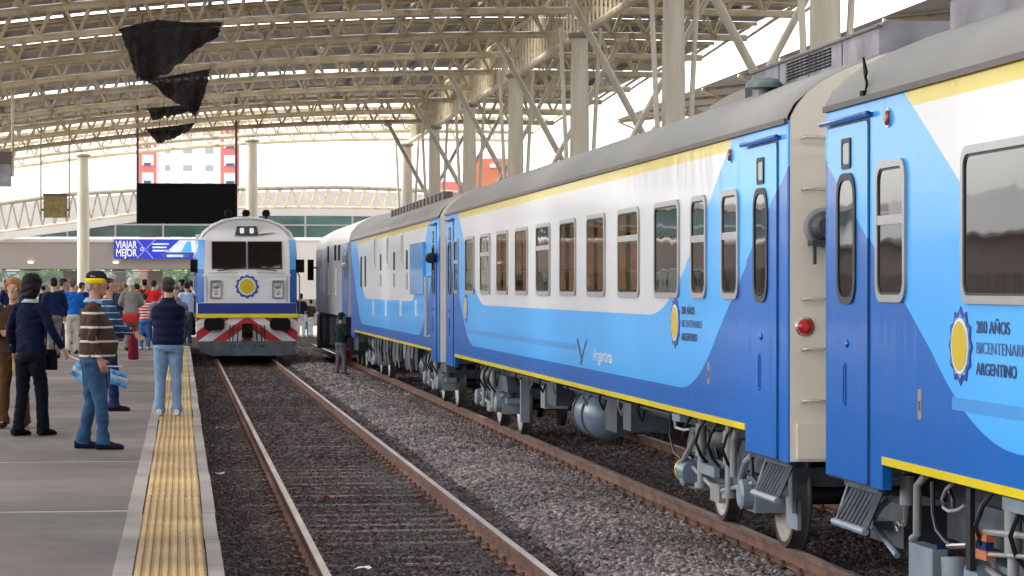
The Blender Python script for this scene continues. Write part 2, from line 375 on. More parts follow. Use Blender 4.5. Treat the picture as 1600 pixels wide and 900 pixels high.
k = MB(); k.box((-1.1,0,.55),(1.1,.3,.95)); k.build('beam', M['red'], bs)
for sx in (-1,1):
    k = MB(); k.bar((sx*.8,.15,-.15),(sx*.8,.15,.6),.16,.16); k.bar((sx*.8,1.3,-.15),(sx*.8,.25,.7),.14,.14); k.build('strut', M['bogie'], bs)

def stone_mat(name, cols):
    m = bpy.data.materials.new(name); m.use_nodes = True; t = m.node_tree; p = t.nodes['Principled BSDF']; p.inputs['Roughness'].default_value = .85
    oi = t.nodes.new('ShaderNodeObjectInfo'); r = t.nodes.new('ShaderNodeValToRGB'); lnk(t, oi.outputs['Random'], r.inputs[0])
    e = r.color_ramp.elements; e[0].color = (*cols[0],1); e[1].color = (*cols[-1],1)
    for i, c in enumerate(cols[1:-1]): q = e.new((i+1)/(len(cols)-1)); q.color = (*c,1)
    tc = t.nodes.new('ShaderNodeTexCoord'); n = t.nodes.new('ShaderNodeTexNoise'); n.inputs['Scale'].default_value = .55; n.inputs['Detail'].default_value = 5
    gm = t.nodes.new('ShaderNodeNewGeometry'); lnk(t, gm.outputs['Position'], n.inputs['Vector'])
    mr = t.nodes.new('ShaderNodeMapRange'); mr.inputs[1].default_value = .35; mr.inputs[2].default_value = .65; mr.inputs[3].default_value = .72; mr.inputs[4].default_value = 1.2; lnk(t, n.outputs['Fac'], mr.inputs[0])
    mx = t.nodes.new('ShaderNodeMix'); mx.data_type = 'RGBA'; mx.blend_type = 'MULTIPLY'; mx.inputs['Factor'].default_value = 1
    lnk(t, r.outputs[0], mx.inputs[6]); lnk(t, mr.outputs[0], mx.inputs[7]); lnk(t, mx.outputs[2], p.inputs['Base Color']); return m
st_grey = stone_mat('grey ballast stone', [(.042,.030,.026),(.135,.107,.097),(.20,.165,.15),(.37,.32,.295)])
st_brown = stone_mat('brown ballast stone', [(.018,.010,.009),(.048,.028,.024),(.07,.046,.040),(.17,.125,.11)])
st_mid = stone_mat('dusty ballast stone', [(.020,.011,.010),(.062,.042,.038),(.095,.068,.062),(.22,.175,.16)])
def ballast(name, x0, x1, y0, y1, dens, size, mt, seed):
    q = MB(); n = max(2, int((x1-x0)/.2)); 
    for i in range(n):
        a = x0 + (x1-x0)*i/n; c = x0 + (x1-x0)*(i+1)/n
        q.add([(a,y0,bed_z(a)),(c,y0,bed_z(c)),(c,y1,bed_z(c)),(a,y1,bed_z(a))], [(0,1,2,3)])
    o = stuff(q.build(name, mt))
    ng = bpy.data.node_groups.new('scatter stones', 'GeometryNodeTree')
    ng.interface.new_socket('Geometry', in_out='INPUT', socket_type='NodeSocketGeometry'); ng.interface.new_socket('Geometry', in_out='OUTPUT', socket_type='NodeSocketGeometry')
    N = ng.nodes.new; gi = N('NodeGroupInput'); go = N('NodeGroupOutput')
    d = N('GeometryNodeDistributePointsOnFaces'); d.inputs['Density'].default_value = dens; d.inputs['Seed'].default_value = seed
    ico = N('GeometryNodeMeshIcoSphere'); ico.inputs['Radius'].default_value = 1; ico.inputs['Subdivisions'].default_value = 1
    nz = N('ShaderNodeTexNoise'); nz.inputs['Scale'].default_value = 1.3
    sub = N('ShaderNodeVectorMath'); sub.operation = 'SUBTRACT'; sub.inputs[1].default_value = (.5,.5,.5); lnk(ng, nz.outputs['Color'], sub.inputs[0])
    sp = N('GeometryNodeSetPosition'); lnk(ng, ico.outputs['Mesh'], sp.inputs['Geometry']); lnk(ng, sub.outputs[0], sp.inputs['Offset'])
    sm = N('GeometryNodeSetMaterial'); sm.inputs['Material'].default_value = mt; lnk(ng, sp.outputs[0], sm.inputs['Geometry'])
    ip = N('GeometryNodeInstanceOnPoints'); lnk(ng, gi.outputs[0], d.inputs['Mesh']); lnk(ng, d.outputs['Points'], ip.inputs['Points']); lnk(ng, sm.outputs[0], ip.inputs['Instance'])
    rr = N('FunctionNodeRandomValue'); rr.data_type = 'FLOAT_VECTOR'; rr.inputs[0].default_value = (0,0,0); rr.inputs[1].default_value = (6.3,6.3,6.3)
    rs = N('FunctionNodeRandomValue'); rs.data_type = 'FLOAT_VECTOR'; rs.inputs[0].default_value = (size*.55,)*3; rs.inputs[1].default_value = (size*1.25,)*3; rs.inputs['Seed'].default_value = seed+5
    er = N('FunctionNodeEulerToRotation'); lnk(ng, rr.outputs[0], er.inputs[0])
    lnk(ng, er.outputs[0], ip.inputs['Rotation']); lnk(ng, rs.outputs[0], ip.inputs['Scale'])
    lnk(ng, ip.outputs[0], go.inputs[0])
    md = o.modifiers.new('stones', 'NODES'); md.node_group = ng
    return o
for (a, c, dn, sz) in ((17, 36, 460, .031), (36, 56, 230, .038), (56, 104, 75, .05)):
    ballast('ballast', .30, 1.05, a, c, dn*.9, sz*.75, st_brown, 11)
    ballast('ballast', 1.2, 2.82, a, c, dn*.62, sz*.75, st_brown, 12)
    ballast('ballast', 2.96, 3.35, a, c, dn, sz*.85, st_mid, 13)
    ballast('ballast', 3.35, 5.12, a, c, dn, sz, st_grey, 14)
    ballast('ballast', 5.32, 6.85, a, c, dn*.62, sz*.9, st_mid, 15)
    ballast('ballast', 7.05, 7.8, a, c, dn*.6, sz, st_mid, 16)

# ------------------------------------------------------------------ platform
PZ = .67
pl = struct(bpy.data.objects.new('platform', None)); C.objects.link(pl)
q = MB(); q.box((-13.95,-6,-.4),(.21,104,PZ-.06)); q.build('platform_core', M['joint'], pl)
e = MB(); e.box((.02,0,-.4),(.225,.1,.3))
js = [2.6 + 5.3*i for i in range(20)]
y0 = -6
for y1 in js + [104]:
    q = MB(); q.box((-13.9, y0+.07, PZ-.055),(-.372, y1-.07, PZ)); q.build('paving_slab', M['concrete'], pl); y0 = y1
    f = MB(); f.box((-13.9, y1-.068, PZ-.058),(-.374, y1+.068, PZ-.004)); f.build('joint_strip', M['joint'], pl)
rk = random.Random(4)
yy = -5.0; tl = None
def tile_mesh(L):
    t = MB(); n = 8; w0, w1 = -.258, .140; pts = [(w0, -.03)]
    pw = (w1-w0)/n
    for i in range(n):
        a = w0 + i*pw
        pts += [(a, -.002), (a+pw*.22, -.002), (a+pw*.34, .010), (a+pw*.72, .010), (a+pw*.84, -.002)]
    pts += [(w1, -.002), (w1, -.03)]
    t.prism(pts, 'xz', 0, L-.008); return t.mesh('tactile_tile', M['tactile'])
kb = {}
for sx, (a, c) in (('l', (-.372,-.264)), ('r', (.146,.235))):
    t = MB(); t.box((a, 0, -.12),(c, 1.898, .004)); kb[sx] = t.mesh('kerb_stone', M['kerb'])
tm = tile_mesh(1.9)
while yy < 103:
    o = link('tactile_tile', tm, pl); o.location = (rk.uniform(-.003,.003), yy, PZ + rk.uniform(-.003,.003))
    for sx in 'lr':
        o = link('kerb_stone', kb[sx], pl); o.location = (rk.uniform(-.004,.004), yy+.4, PZ + rk.uniform(-.003,.002))
    yy += 1.9
CZ = .27
q = MB(); q.box((-60,104.6,-.4),(60,150,CZ)); struct(q.build('concourse', M['asphalt']))
q = MB(); q.box((7.85,-6,-.4),(13,104,PZ)); struct(q.build('island_platform', M['concrete']))

# ------------------------------------------------------------------ station canopy: columns, girder, arched trusses, sheeting
BAY = 12.6; COL0 = 39.6
def arch(x): return CAMZ + 7.02 - (.0041 if x < 11 else .0012) * (x - 11)**2
XC = 10.0
def column(x, y, z0, z1, r, label, braces=True, group=None):
    t = thing('canopy_column', label, 'column', (x, y, z0), 0, group)
    H = z1 - z0
    m = MB(); m.lathe([(r*.92,0),(r*.96,H*.2),(r,H*.5),(r*.98,H*.75),(r*.86,H-.15),(r*.86,H)], (0,0,0), (0,0,1), 24); m.build('shaft', M['column'], t, smooth=True)
    m = MB(); m.lathe([(r*1.05,H),(r*1.25,H+.05),(r*1.25,H+.12),(r*.5,H+.16)], (0,0,0), (0,0,1), 16); m.build('cap', M['dirt_steel'], t)
    m = MB(); m.box((-r*1.5,-r*1.5,-.02),(r*1.5,r*1.5,.03)); m.build('base_plate', M['dirt_steel'], t)
    if braces:
        for sx in (-1,1):
            m = MB(); m.tube([(sx*r*1.02,0,H*.35),(sx*(r+.10),-.05,H*.62),(sx*(r+.26),-.1,H+.25)], .055, 10); m.build('brace', M['column'], t, smooth=True)
ordn = ['first', 'second', 'third', 'fourth', 'fifth', 'sixth', 'seventh']
for i in range(7):
    column(XC, COL0 + BAY*i, PZ, 8.55, .245, 'off white round canopy column behind the coaches, %s from the right edge' % ordn[i], True, 'columns behind the train')
for x, lb in ((-4.3, 'off white round column standing on the concourse left of the black screen'), (3.15, 'off white round column rising behind the facing locomotive')):
    column(x, 116.5, CZ, arch(x)-.25, .27, lb, False)

def web_unit():
    m = MB(); m.tube([(0,0,0),(0,0,1)], .040, 6, cap=False); return m.mesh('web_member', M['cream'], True)
WEB = web_unit()
XL, XR, PAN, DEP, HW = -10.2, 15.7, .96, 1.02, .5
def chord_mesh(name, y, dz, r, x0, x1, n=8):
    m = MB(); k = 30; m.tube([(x0+(x1-x0)*i/k, y, arch(x0+(x1-x0)*i/k)+dz) for i in range(k+1)], r, n); return m.mesh(name, M['cream'], True)
CH_B = chord_mesh('bottom_chord', 0, 0, .10, XL, XR); CH_T = [chord_mesh('top_chord', s*HW, DEP, .06, XL-.5, XR+1.6) for s in (-1,1)]
npan = int((XR-XL)/PAN)
webs = []
for i in range(npan+1):
    xb = XL + i*PAN; p = Vector((xb, 0, arch(xb)))
    for s in (-1,1):
        for d in (-.5,.5):
            xt = xb + d*PAN; webs.append((p, Vector((xt, s*HW, arch(xt)+DEP))))
for s in (-1,1): webs.append((Vector((XR,0,arch(XR))), Vector((XR+1.5, s*HW, arch(XR+1.5)+DEP))))
WJ = MB()
for p, t_ in webs: WJ.tube([p, t_], .040, 6, cap=False)
WJm = WJ.mesh('web', M['cream'], True)
ties = MB()
for i in range(0, npan+1): ties.tube([(XL+(i+.5)*PAN, -HW, arch(XL+(i+.5)*PAN)+DEP),(XL+(i+.5)*PAN, HW, arch(XL+(i+.5)*PAN)+DEP)], .03, 5, cap=False)
TIE = ties.mesh('top_tie', M['cream'], True)
canopy_y0, canopy_y1 = -36.0, 111.5  # near end carried on unseen past the camera to shade platform and coaches
ty = [58.5 + 6.3*i for i in range(11)]
names = ['nearest', 'second nearest', 'third nearest', 'fourth nearest', 'fifth nearest', 'sixth nearest', 'seventh', 'eighth', 'third farthest', 'second farthest', 'farthest']
for i, y in enumerate(ty):
    t = thing('roof_truss', 'cream arched lattice truss across the station roof, %s of the row' % names[i], 'roof truss', (0,y,0), 0, 'arched trusses of the station roof')
    link('bottom_chord', CH_B, t); [link('top_chord', c, t) for c in CH_T]; stuff(link('top_tie', TIE, t))
    if i <= 5:
        for p, q_ in webs:
            d = q_ - p; o = link('web_member', WEB, t); o.location = p; o.scale = (1,1,d.length)
            o.rotation_mode = 'QUATERNION'; o.rotation_quaternion = d.to_track_quat('Z','Y')
    else: stuff(link('web', WJm, t))
# sheeting between strips of white skylight, purlins along the track
cn = thing('canopy_roof', 'grey sheet roof on purlins with white skylight strips over the trusses', 'roof')
RZ = DEP + .24
def sheet(y0, y1, corr, x0=XL-1.2, x1=XR+2.0, f=arch, dz=RZ, th=.03):
    m = MB(); nx = 26; ny = max(2, int((y1-y0)/.19)) if corr else 2
    vs = []
    for j in range(ny+1):
        y = y0 + (y1-y0)*j/ny
        for i in range(nx+1):
            x = x0 + (x1-x0)*i/nx; vs.append((x, y, f(x)+dz + (.035 if (corr and j % 2) else 0)))
    m.add(vs, [(j*(nx+1)+i, j*(nx+1)+i+1, (j+1)*(nx+1)+i+1, (j+1)*(nx+1)+i) for j in range(ny) for i in range(nx)]); return m
sk = [58.5 + BAY*i for i in range(-7, 4)]       # skylight centres (mid-bay trusses)
edges = [canopy_y0]
for c in sk: edges += [c-5.2, c-4.4, c+.6, c+2.7]
edges.append(canopy_y1)
for i in range(0, len(edges), 2):
    sheet(edges[i], edges[i+1], True).build('roof_sheet', M['roofsheet'], cn)
    if i+2 < len(edges): sheet(edges[i+1]-.05, edges[i+2]+.05, False, dz=RZ+.06).build('skylight', M['skylight'], cn)
for i in range(15):
    x = XL - .6 + i*1.93; p = MB(); z = arch(x)+DEP+.14; p.box((x-.05, canopy_y0, z-.09),(x+.05, canopy_y1-.1, z+.085)); p.build('purlin', M['purlin'], cn)
# lengthwise lattice girder over the column row
gd = thing('lattice_girder', 'cream lattice girder running lengthwise over the columns', 'girder', (XC+.1, 0, 0))
zb, zt = 8.72, 10.1
for y in [COL0 + BAY*i for i in range(6)]:
    for z, r in ((zb,.10),(zt,.08)):
        m = MB(); m.tube([(0,y+.03,z),(0,y+BAY-.03,z)], r, 10); m.build('girder_chord', M['cream'], gd, True)
vm = MB(); vm.tube([(0,0,zb),(0,0,zt)], .035, 6, cap=False); vme = vm.mesh('girder_post', M['cream'], True)
for i in range(int(BAY*6/.63)):
    link('girder_post', vme, gd).location = (0, COL0 + .3 + i*.63, 0)
# raking X struts at mid-bay
for i in range(6):
    y = COL0 + 6.3 + BAY*i
    for sx, nm in ((-1,'left'),(1,'right')):
        t = thing('raking_strut', 'cream tube leaning %s from the roof, %s pair from the right' % (nm, ordn[i]), 'strut', (10.4, y, 0), 0, 'crossed struts behind the train')
        m = MB(); yo = -.12*sx; m.tube([(sx*1.75,yo,arch(10.4+sx*1.75)-.05),(-sx*2.9,yo,PZ)], .085 if sx < 0 else .07, 10); m.build('tube', M['column'], t, True)
        m = MB(); m.lathe([(.16,-.1),(.2,0),(.16,.12)], (sx*1.75,yo,arch(10.4)-.1), (0,0,1), 12); m.build('gusset', M['cream'], t)

# neighbouring canopy to the right, seen between columns
nb = thing('far_canopy', 'dark neighbouring station canopy with cream rafters seen past the columns', 'roof', (20.3, 0, 0))
def narch(x): return 10.15 + .9*math.sin(math.pi*min(x,26)/26)
sheet(32, 121, False, 0, 26, narch, 0).build('roof_sheet', M['roofsheet'], nb)
for i in range(14):
    y = 34 + 6.6*i; m = MB()
    m.tube([(26*k/12, y, narch(26*k/12)-.12) for k in range(13)], .07, 6); m.tube([(1.2+24*k/12, y, narch(26*k/12)-1.0) for k in range(13)], .07, 6)
    for k in range(12): m.tube([(26*k/12, y, narch(26*k/12)-.12),(1.2+24*k/12+.9, y, narch(26*k/12)-1.0)], .05, 5); m.tube([(1.2+24*k/12, y, narch(26*k/12)-1.0),(26*(k+1)/12, y, narch(26*(k+1)/12)-.12)], .05, 5)
    m.build('rafter', M['cream'], nb)
for i in range(8):
    m = MB(); m.tube([(13, 34+12.6*i, PZ),(13, 34+12.6*i, 10.3)], .24, 12); m.build('column', M['column'], nb, True)

# ------------------------------------------------------------------ head house at the end of the tracks
HB = 140.0
hb = thing('terminal_building', 'low terminal hall with glass doors, warm grey fascia and teal clerestory', 'building', (0, HB, 0))
def zpx(v, D): return CAMZ + (450-v)/FPX*D
zf0, zf1, zg1 = zpx(421,HB), zpx(379,HB), zpx(326,HB)
m = MB(); m.prism([(-2.2,zf0),(0,zf0-.02),(0,zf1),(-2.5,zf1),(-2.42,zf1-.4)], 'yz', -30, 30); m.build('fascia', M['wall'], hb)
m = MB(); m.tube([(-30,-2.5,zf1+.05),(30,-2.5,zf1+.05)], .14, 10); m.build('parapet', M['wallw'], hb, True)
m = MB(); m.box((-30,14,CZ),(30,14.2,zf0-1.2)); 
m = MB(); m.box((-30,0,zf1+.02),(30,14,zf1+.25)); m.build('roof_slab', M['wall'], hb)
m = MB(); m.box((-30,-.2,CZ),(30,14,CZ+.02)); m.build('floor', M['asphalt'], hb)
for i in range(22):
    x = -29 + i*2.55
    m = MB(); m.box((x+.05,1.0,zf1+.3),(x+2.5,1.06,zg1)); m.build('clerestory_pane', M['teal'], hb)
    m = MB(); m.box((x-.05,.93,zf1+.3),(x+.05,1.1,zg1+.05)); m.build('mullion', M['mull'], hb)
m = MB(); m.box((-30,.9,(zf1+zg1)/2),(30,1.03,(zf1+zg1)/2+.08)); m.build('transom', M['mull'], hb)
m = MB(); m.box((-30,.8,zg1+.06),(30,13,zg1+.4)); m.build('upper_roof', M['wallw'], hb)
dz1 = zf0 - .08
xx = -24.0; rr = random.Random(2)
while xx < 5.0:
    wd = 3.0; m = MB(); m.box((xx,-.05,CZ),(xx+.75,.6,dz1)); m.build('pier', M['wall'], hb)
    xa = xx + .75
    for k in range(2):
        xb = xa + 1.85
        fo = MB(); fo.ring([(xa,CZ),(xb,CZ),(xb,dz1),(xa,dz1)], [(xa+.07,CZ+.1),(xb-.07,CZ+.1),(xb-.07,dz1-.07),(xa+.07,dz1-.07)], 'xz', .1, .2)
        fo.box((xa+.07,.11,CZ+1.55),(xb-.07,.19,CZ+1.62)); fo.box((((xa+xb)/2)-.03,.11,CZ+.1),((xa+xb)/2+.03,.19,CZ+1.55)); d = fo.build('door', M['mull'], hb)
        pn = MB(); pn.box((xa+.07,.145,CZ+.1),(xb-.07,.155,dz1-.07)); pn.build('pane', M['doorglass'], d)
        xa = xb
    xx += 4.45
m = MB(); m.box((5.2,-.05,CZ),(30,.4,zf0)); m.build('end_wall', M['wallw'], hb)
m = MB(); m.box((5.0,-2.6,zf0-1.6),(8.6,-2.3,zf1+.05)); m.build('side_panel', M['wallw'], hb)
m = MB()
for i in range(12): m.box((-29+i*5,13.6,CZ),(-28.2+i*5,14,zf1))
m.build('back_pier', M['wall'], hb)
for u in (48, 181):
    p = at(u, 409.5, HB-2.3); m = MB(); m.lathe([(.15,0),(.15,-.03),(.08,-.05)], (p.x,-2.36,p.z), (0,.35,1), 16); lp = m.build('downlight', glow('warm lamp', (1,.86,.6), .5), hb)
# banner
p0, p1 = at(178,404.5,HB-2.7), at(306,374,HB-2.7)
bn = thing('banner', 'blue travel banner with white lettering hung on the grey fascia', 'banner', (p0.x, HB-2.7, p0.z))
BW, BH = p1.x-p0.x, p1.z-p0.z
m = MB(); m.box((0,0,0),(BW,.06,BH)); m.build('panel', M['banner'], bn)
for txt, z in (('VIAJAR', BH*.55), ('MEJOR', BH*.14)):
    me = text_mesh(txt, BH*.52, M['white'], bold=.012); o = link('lettering', me, bn); wv = max(v.co.x for v in me.vertices); o.matrix_local = Matrix.Translation((.10,-.008,z)) @ FACE_N @ Matrix.Diagonal((1.10/wv,1,1,1))
m = MB()
for a, b_ in (((1.15,.02),(2.1,BH-.02)),((1.15,BH-.02),(2.0,.02))): m.bar((a[0],-.004,a[1]),(b_[0],-.004,b_[1]),.006,.05, up=(0,1,0)) if False else m.add([(a[0],-.008,a[1]),(a[0]+.07,-.008,a[1]),(b_[0]+.07,-.008,b_[1]),(b_[0],-.008,b_[1])],[(0,1,2,3)])
m.build('crossing_line', M['bn_lilac'], bn)
m = MB()
for k in range(3): m.box((2.0,-.010,BH*(.72-.17*k)),(2.85-.1*(k%2),-.002,BH*(.80-.17*k)))
m.ring(circle(1.45,BH*.5,.1,16), circle(1.45,BH*.5,.06,16),'xz',-.012,-.002); m.build('print_line', M['bn_pale'], bn)
m = MB(); m.prism([(2.7,BH*.34),(3.4,BH*.95),(BW-.02,BH*.95),(BW-.02,BH*.34)],'xz',-.010,-.002); m.build('train_picture', M['bn_pale'], bn)
m = MB(); m.prism([(3.5,BH*.36),(3.75,BH*.85),(4.0,BH*.9),(4.05,BH*.36)],'xz',-.016,-.010); m.build('train_picture', M['bn_cyan'], bn)
m = MB(); m.box((2.5,-.010,BH*.06),(3.9,-.003,BH*.28)); m.build('print_line', M['ink'], bn)
m = MB(); m.box((2.75,-.014,BH*.10),(3.6,-.010,BH*.22)); m.build('print_line', M['bn_pale'], bn)

# second roof in front of the hall: arched edge beam with truss
er = thing('arched_beam', 'pale arched edge truss of the hall roof crossing behind the screen', 'roof truss', (0,130,0))
def eb(u, top):
    tp = [(0,318),(110,303),(215,297),(300,297),(420,294),(520,292),(640,296),(760,305)]
    bt = [(0,362),(110,348),(215,333),(300,326),(420,324),(520,324),(640,326),(760,334)]
    L = tp if top else bt
    for a, b_ in zip(L, L[1:]):
        if a[0] <= u <= b_[0]: return a[1] + (b_[1]-a[1])*(u-a[0])/(b_[0]-a[0])
    return L[-1][1]
us = [i*9.5 for i in range(0, 80)]; us = [u for u in us if u <= 755]
for nm, top, r in (('top_chord', True, .11), ('bottom_chord', False, .07)):
    m = MB(); m.tube([at(u, eb(u,top), 130)-Vector((0,130,0)) for u in us], r, 8); m.build(nm, M['dirt_steel' if top else 'cream'], er, True)
for i in range(0, len(us)-2, 2):
    for a, b_ in ((us[i], us[i+1]), (us[i+2], us[i+1])):
        m = MB(); m.tube([at(a, eb(a,True), 130)-Vector((0,130,0)), at(b_, eb(b_,False), 130)-Vector((0,130,0))], .045, 6); m.build('web_member', M['dirt_steel' if i < 28 else 'cream'], er, True)
m = MB()
for i in range(len(us)-1):
    a, b_ = us[i], us[i+1]; P = [at(a, eb(a,True)+6, 137), at(b_, eb(b_,True)+6, 137), at(b_, eb(b_,False)+13, 137), at(a, eb(a,False)+13, 137)]
    P = [q_-Vector((0,130,0)) for q_ in P]; m.add(P + [q_+Vector((0,.3,0)) for q_ in P], [(0,1,2,3),(7,6,5,4),(0,4,5,1),(3,2,6,7)])
m.build('roof_edge', M['wallw'], er)
hr = thing('hall_roof', 'arched sheet roof reaching from the edge truss back over the terminal hall', 'roof', (0,130,0))
m = MB(); vs = []; hx = [-32+2.4*i for i in range(27)]
def hz(x): return zpx(303 + .0095*0, 130) - .0036*(x-7)**2
for y in (9, 24): vs += [(x, y, hz(x)+.30) for x in hx]
m.add(vs, [(i, i+1, 28+i, 27+i) for i in range(26)]); m.build('roof_sheet', M['roofsheet'], hr)
for y in (9.4, 16):
    m = MB(); m.tube([(x, y, hz(x)+.18) for x in hx], .09, 6); m.build('rafter', M['cream'], hr)
# trees and lawn behind the hall seen through its doors
def leaf_mat(c): return mat('leaves', c, .6, var=.35, scale=1.2)
def tree(x, y, h, r, label, col, seed):
    t = thing('tree', label, 'tree', (x,y,-.3), 0, 'trees behind the hall'); rr = random.Random(seed)
    m = MB(); m.tube([(0,0,0),(.1,0,h*.35),(0,.1,h*.7)], [.28,.2,.06], 8)
    for k in range(5):
        a = rr.uniform(0,6.3); m.tube([(0,0,h*(.3+.08*k)),(math.cos(a)*r*.6,math.sin(a)*r*.6,h*(.55+.08*k))], [.1,.03], 5)
    m.build('trunk', M['bark'], t); m = MB()
    for k in range(1500):
        cl = k % 24; rc = random.Random(seed*100+cl); c = Vector((rc.gauss(0,.45)*r, rc.gauss(0,.45)*r, h*.62+rc.gauss(0,.4)*r))
        p = c + Vector((rr.gauss(0,.28),rr.gauss(0,.28),rr.gauss(0,.22)))*r; s_ = rr.uniform(.12,.28); a = Vector((rr.gauss(0,1),rr.gauss(0,1),rr.gauss(0,1))).normalized(); b_ = a.orthogonal().normalized()
        c2 = a.cross(b_); m.add([p-b_*s_, p+c2*s_*.6, p+b_*s_, p-c2*s_*.6], [(0,1,2,3)])
    m.build('crown', leaf_mat(col), t)
for i, (x, y, h, r) in enumerate(((-14,172,4.2,1.9),(-9,178,4.6,2.0),(-4.5,170,4.0,1.8),(0,180,4.8,2.1),(4,173,4.3,1.8),(-19,176,4.5,2.0))):
    tree(x, y, h, r, 'low green tree in daylight behind the hall doors, %s from the left' % ordn[[1,2,3,4,5,0][i]], (.10,.24,.035), i+3)
# apartment blocks
def apt():
    D = 360.0; t = thing('apartment_block', 'tall white apartment block with coral red balcony bays above the black screen', 'building', (0,D,0))
    def X(u): return at(u,0,D).x
    def Z(v): return zpx(v,D)
    top = Z(150)
    m = MB(); m.box((X(244),0,-.3),(X(345),12,top)); m.build('wall', M['apt_white'], t)
    for (a, c) in ((217,244),(345,374)):
        m = MB(); m.box((X(a),-.6,-.3),(X(c),11,top-.5)); m.build('bay', M['apt_red'], t)
        for k in range(10):
            z = Z(244+27.5*(k-3.4)) 
            if z < 1 or z > top-2: continue
            w_ = MB(); w_.box((X(a+5),-.72,z),(X(c-4),-.58,z+1.45)); wn = w_.build('window', M['apt_white'], t)
            w_ = MB(); w_.box((X(a+8),-.78,z),(X(c-8),-.70,z+.35)); w_.build('pane', M['ink'], wn)
    for k in range(9):
        z = Z(246+27.5*(k-3.2))
        if z > top-2: continue
        for (u, ww) in ((262,8),(293,14),(327,12)):
            w_ = MB(); w_.box((X(u-ww/2),-.1,z),(X(u+ww/2),.1,z+.75)); w_.build('window', M['frame'], t)
apt()
t = thing('brick_block', 'low orange brick block with pale bands seen between two far columns', 'building', (0,330,0))
for (a, c, v0, mt) in ((742,778,248,'brick'),(760,800,246,'apt_red'),(690,745,283,'apt_red')):
    m = MB(); p = at(a,v0,330); q_ = at(c,v0,330); m.box((p.x,.5*(a%7),-.3),(q_.x,9,p.z)); m.build('wall', M[mt], t)
m = MB(); p = at(765,256,330); q_ = at(774,262,330); m.box((p.x,-.3,q_.z),(q_.x,.4,p.z)); m.build('window', M['white'], t)
# long low side building left of the platform (mirrored in the coach windows)
sb = thing('side_building', 'long low building with ribbed grey roof left of the platform', 'building', (-26,0,0))
m = MB(); m.box((-12,40,-.3),(0,170,4.4)); m.build('wall', M['wall'], sb)
m = MB(); m.prism([(.8,4.42),(.8,4.6),(-6,7.2),(-12.8,4.6),(-12.8,4.42)],'xz',39,171); m.build('roof', M['roofgrey'], sb)
m = MB()
for i in range(60): m.box((-.02,41+i*2.1,.9),(.03,42.3+i*2.1,2.9))
m.build('window_band', M['gutter'], sb)

# ------------------------------------------------------------------ coaches
def sidept(u, v, X):              # picture point lying on the lengthwise plane at lateral distance X
    D = X / ray(u, v)[0]; return at(u, v, D)
SX = -1.545
ROOF = [(-1.555,3.50),(-1.55,3.545),(-1.50,3.64),(-1.42,3.735),(-1.30,3.82),(-1.12,3.91),(-.85,4.02),(-.45,4.12),(0,4.15)]
ROOF = ROOF + [(-x, z) for x, z in reversed(ROOF[:-1])]
def window(parent, y0, y1, z0, z1, split=None, r=.09, fw=.05, glass=None):
    fw = .048
    cy, cz, wd, hh = (y0+y1)/2, (z0+z1)/2, y1-y0, z1-z0
    m = MB(); m.ring(rrect(cy,cz,wd,hh,r), rrect(cy,cz,wd-2*fw,hh-2*fw,max(.03,r-fw*.6)), 'yz', SX-.020, SX+.004)
    if split: zs = z0 + hh*split; m.box((SX-.018, y0+fw*.9, zs-.03),(SX-.002, y1-fw*.9, zs+.03))
    w_ = m.build('window', M['frame'], parent)
    m = MB(); m.ring(rrect(cy,cz,wd-2*fw+.004,hh-2*fw+.004,max(.03,r-fw*.6)), rrect(cy,cz,wd-2*fw-.03,hh-2*fw-.03,max(.02,r-fw*.8)), 'yz', SX-.012, SX-.004); m.build('gasket', M['gasket'], w_)
    if split:
        zs = z0 + hh*split
        for a, b_ in ((z0+fw, zs-.03),(zs+.03, z1-fw)):
            m = MB(); m.box((SX-.007, y0+fw, a),(SX-.002, y1-fw, b_)); m.build('pane', glass or M['glass'], w_)
    else:
        m = MB(); m.prism(rrect(cy,cz,wd-2*fw,hh-2*fw,max(.03,r-fw*.6)), 'yz', SX-.007, SX-.002); m.build('pane', glass or M['glass'], w_)
    return w_
def door(parent, y0, y1, lv, far=False):
    z0, z1 = .93, 3.36
    m = MB(); m.prism(rrect((y0+y1)/2,(z0+z1)/2,y1-y0+.04,z1-z0+.03,.02,2),'yz',SX-.004,SX+.002); fr = m.build('door_seal', M['gasket'], parent)
    m = MB(); m.prism(rrect((y0+y1)/2,(z0+z1)/2,y1-y0,z1-z0,.03,2),'yz',SX-.014,SX+.002); d = m.build('door', lv, parent)
    cy = (y0+y1)/2
    m = MB(); m.ring(rrect(cy,2.58,.50,.90,.16), rrect(cy,2.58,.40,.80,.12),'yz',SX-.026,SX-.012); m.build('window_seal', M['gasket'], d)
    m = MB(); m.prism(rrect(cy,2.58,.41,.81,.12),'yz',SX-.018,SX-.012); m.build('pane', M['glass'], d)
    m = MB(); m.ring(rrect(cy,3.165,.24,.21,.02,2), rrect(cy,3.165,.18,.15,.02,2),'yz',SX-.024,SX-.012); m.build('hatch_frame', M['gasket'], d)
    m = MB(); m.prism(rrect(cy,3.165,.17,.14,.02,2),'yz',SX-.02,SX-.012); m.build('hatch', M['frame'], d)
    m = MB(); m.ring(rrect(cy+.05,1.58,.07,.30,.03,3), rrect(cy+.05,1.58,.04,.26,.015,3),'yz',SX-.022,SX-.012); m.build('handle', M['blue'], d)
    m = MB(); m.prism(rrect(cy+.05,1.58,.035,.25,.015,2),'yz',SX-.016,SX-.012); m.build('handle_recess', M['navy'], d)
    m = MB(); m.lathe([(.028,-.02),(.028,.012),(.012,.02)], (SX-.012,cy-.02,1.86), (-1,0,0), 12); m.build('lock', M['blue'], d)
    m = MB(); m.tube([(SX-.035,y0-.10,3.40),(SX-.035,y1+.10,3.40)], .019, 8); m.box((SX-.035,y0-.1,3.395),(SX,y1+.1,3.41)); m.build('drip_rail', M['blue'], parent, True)
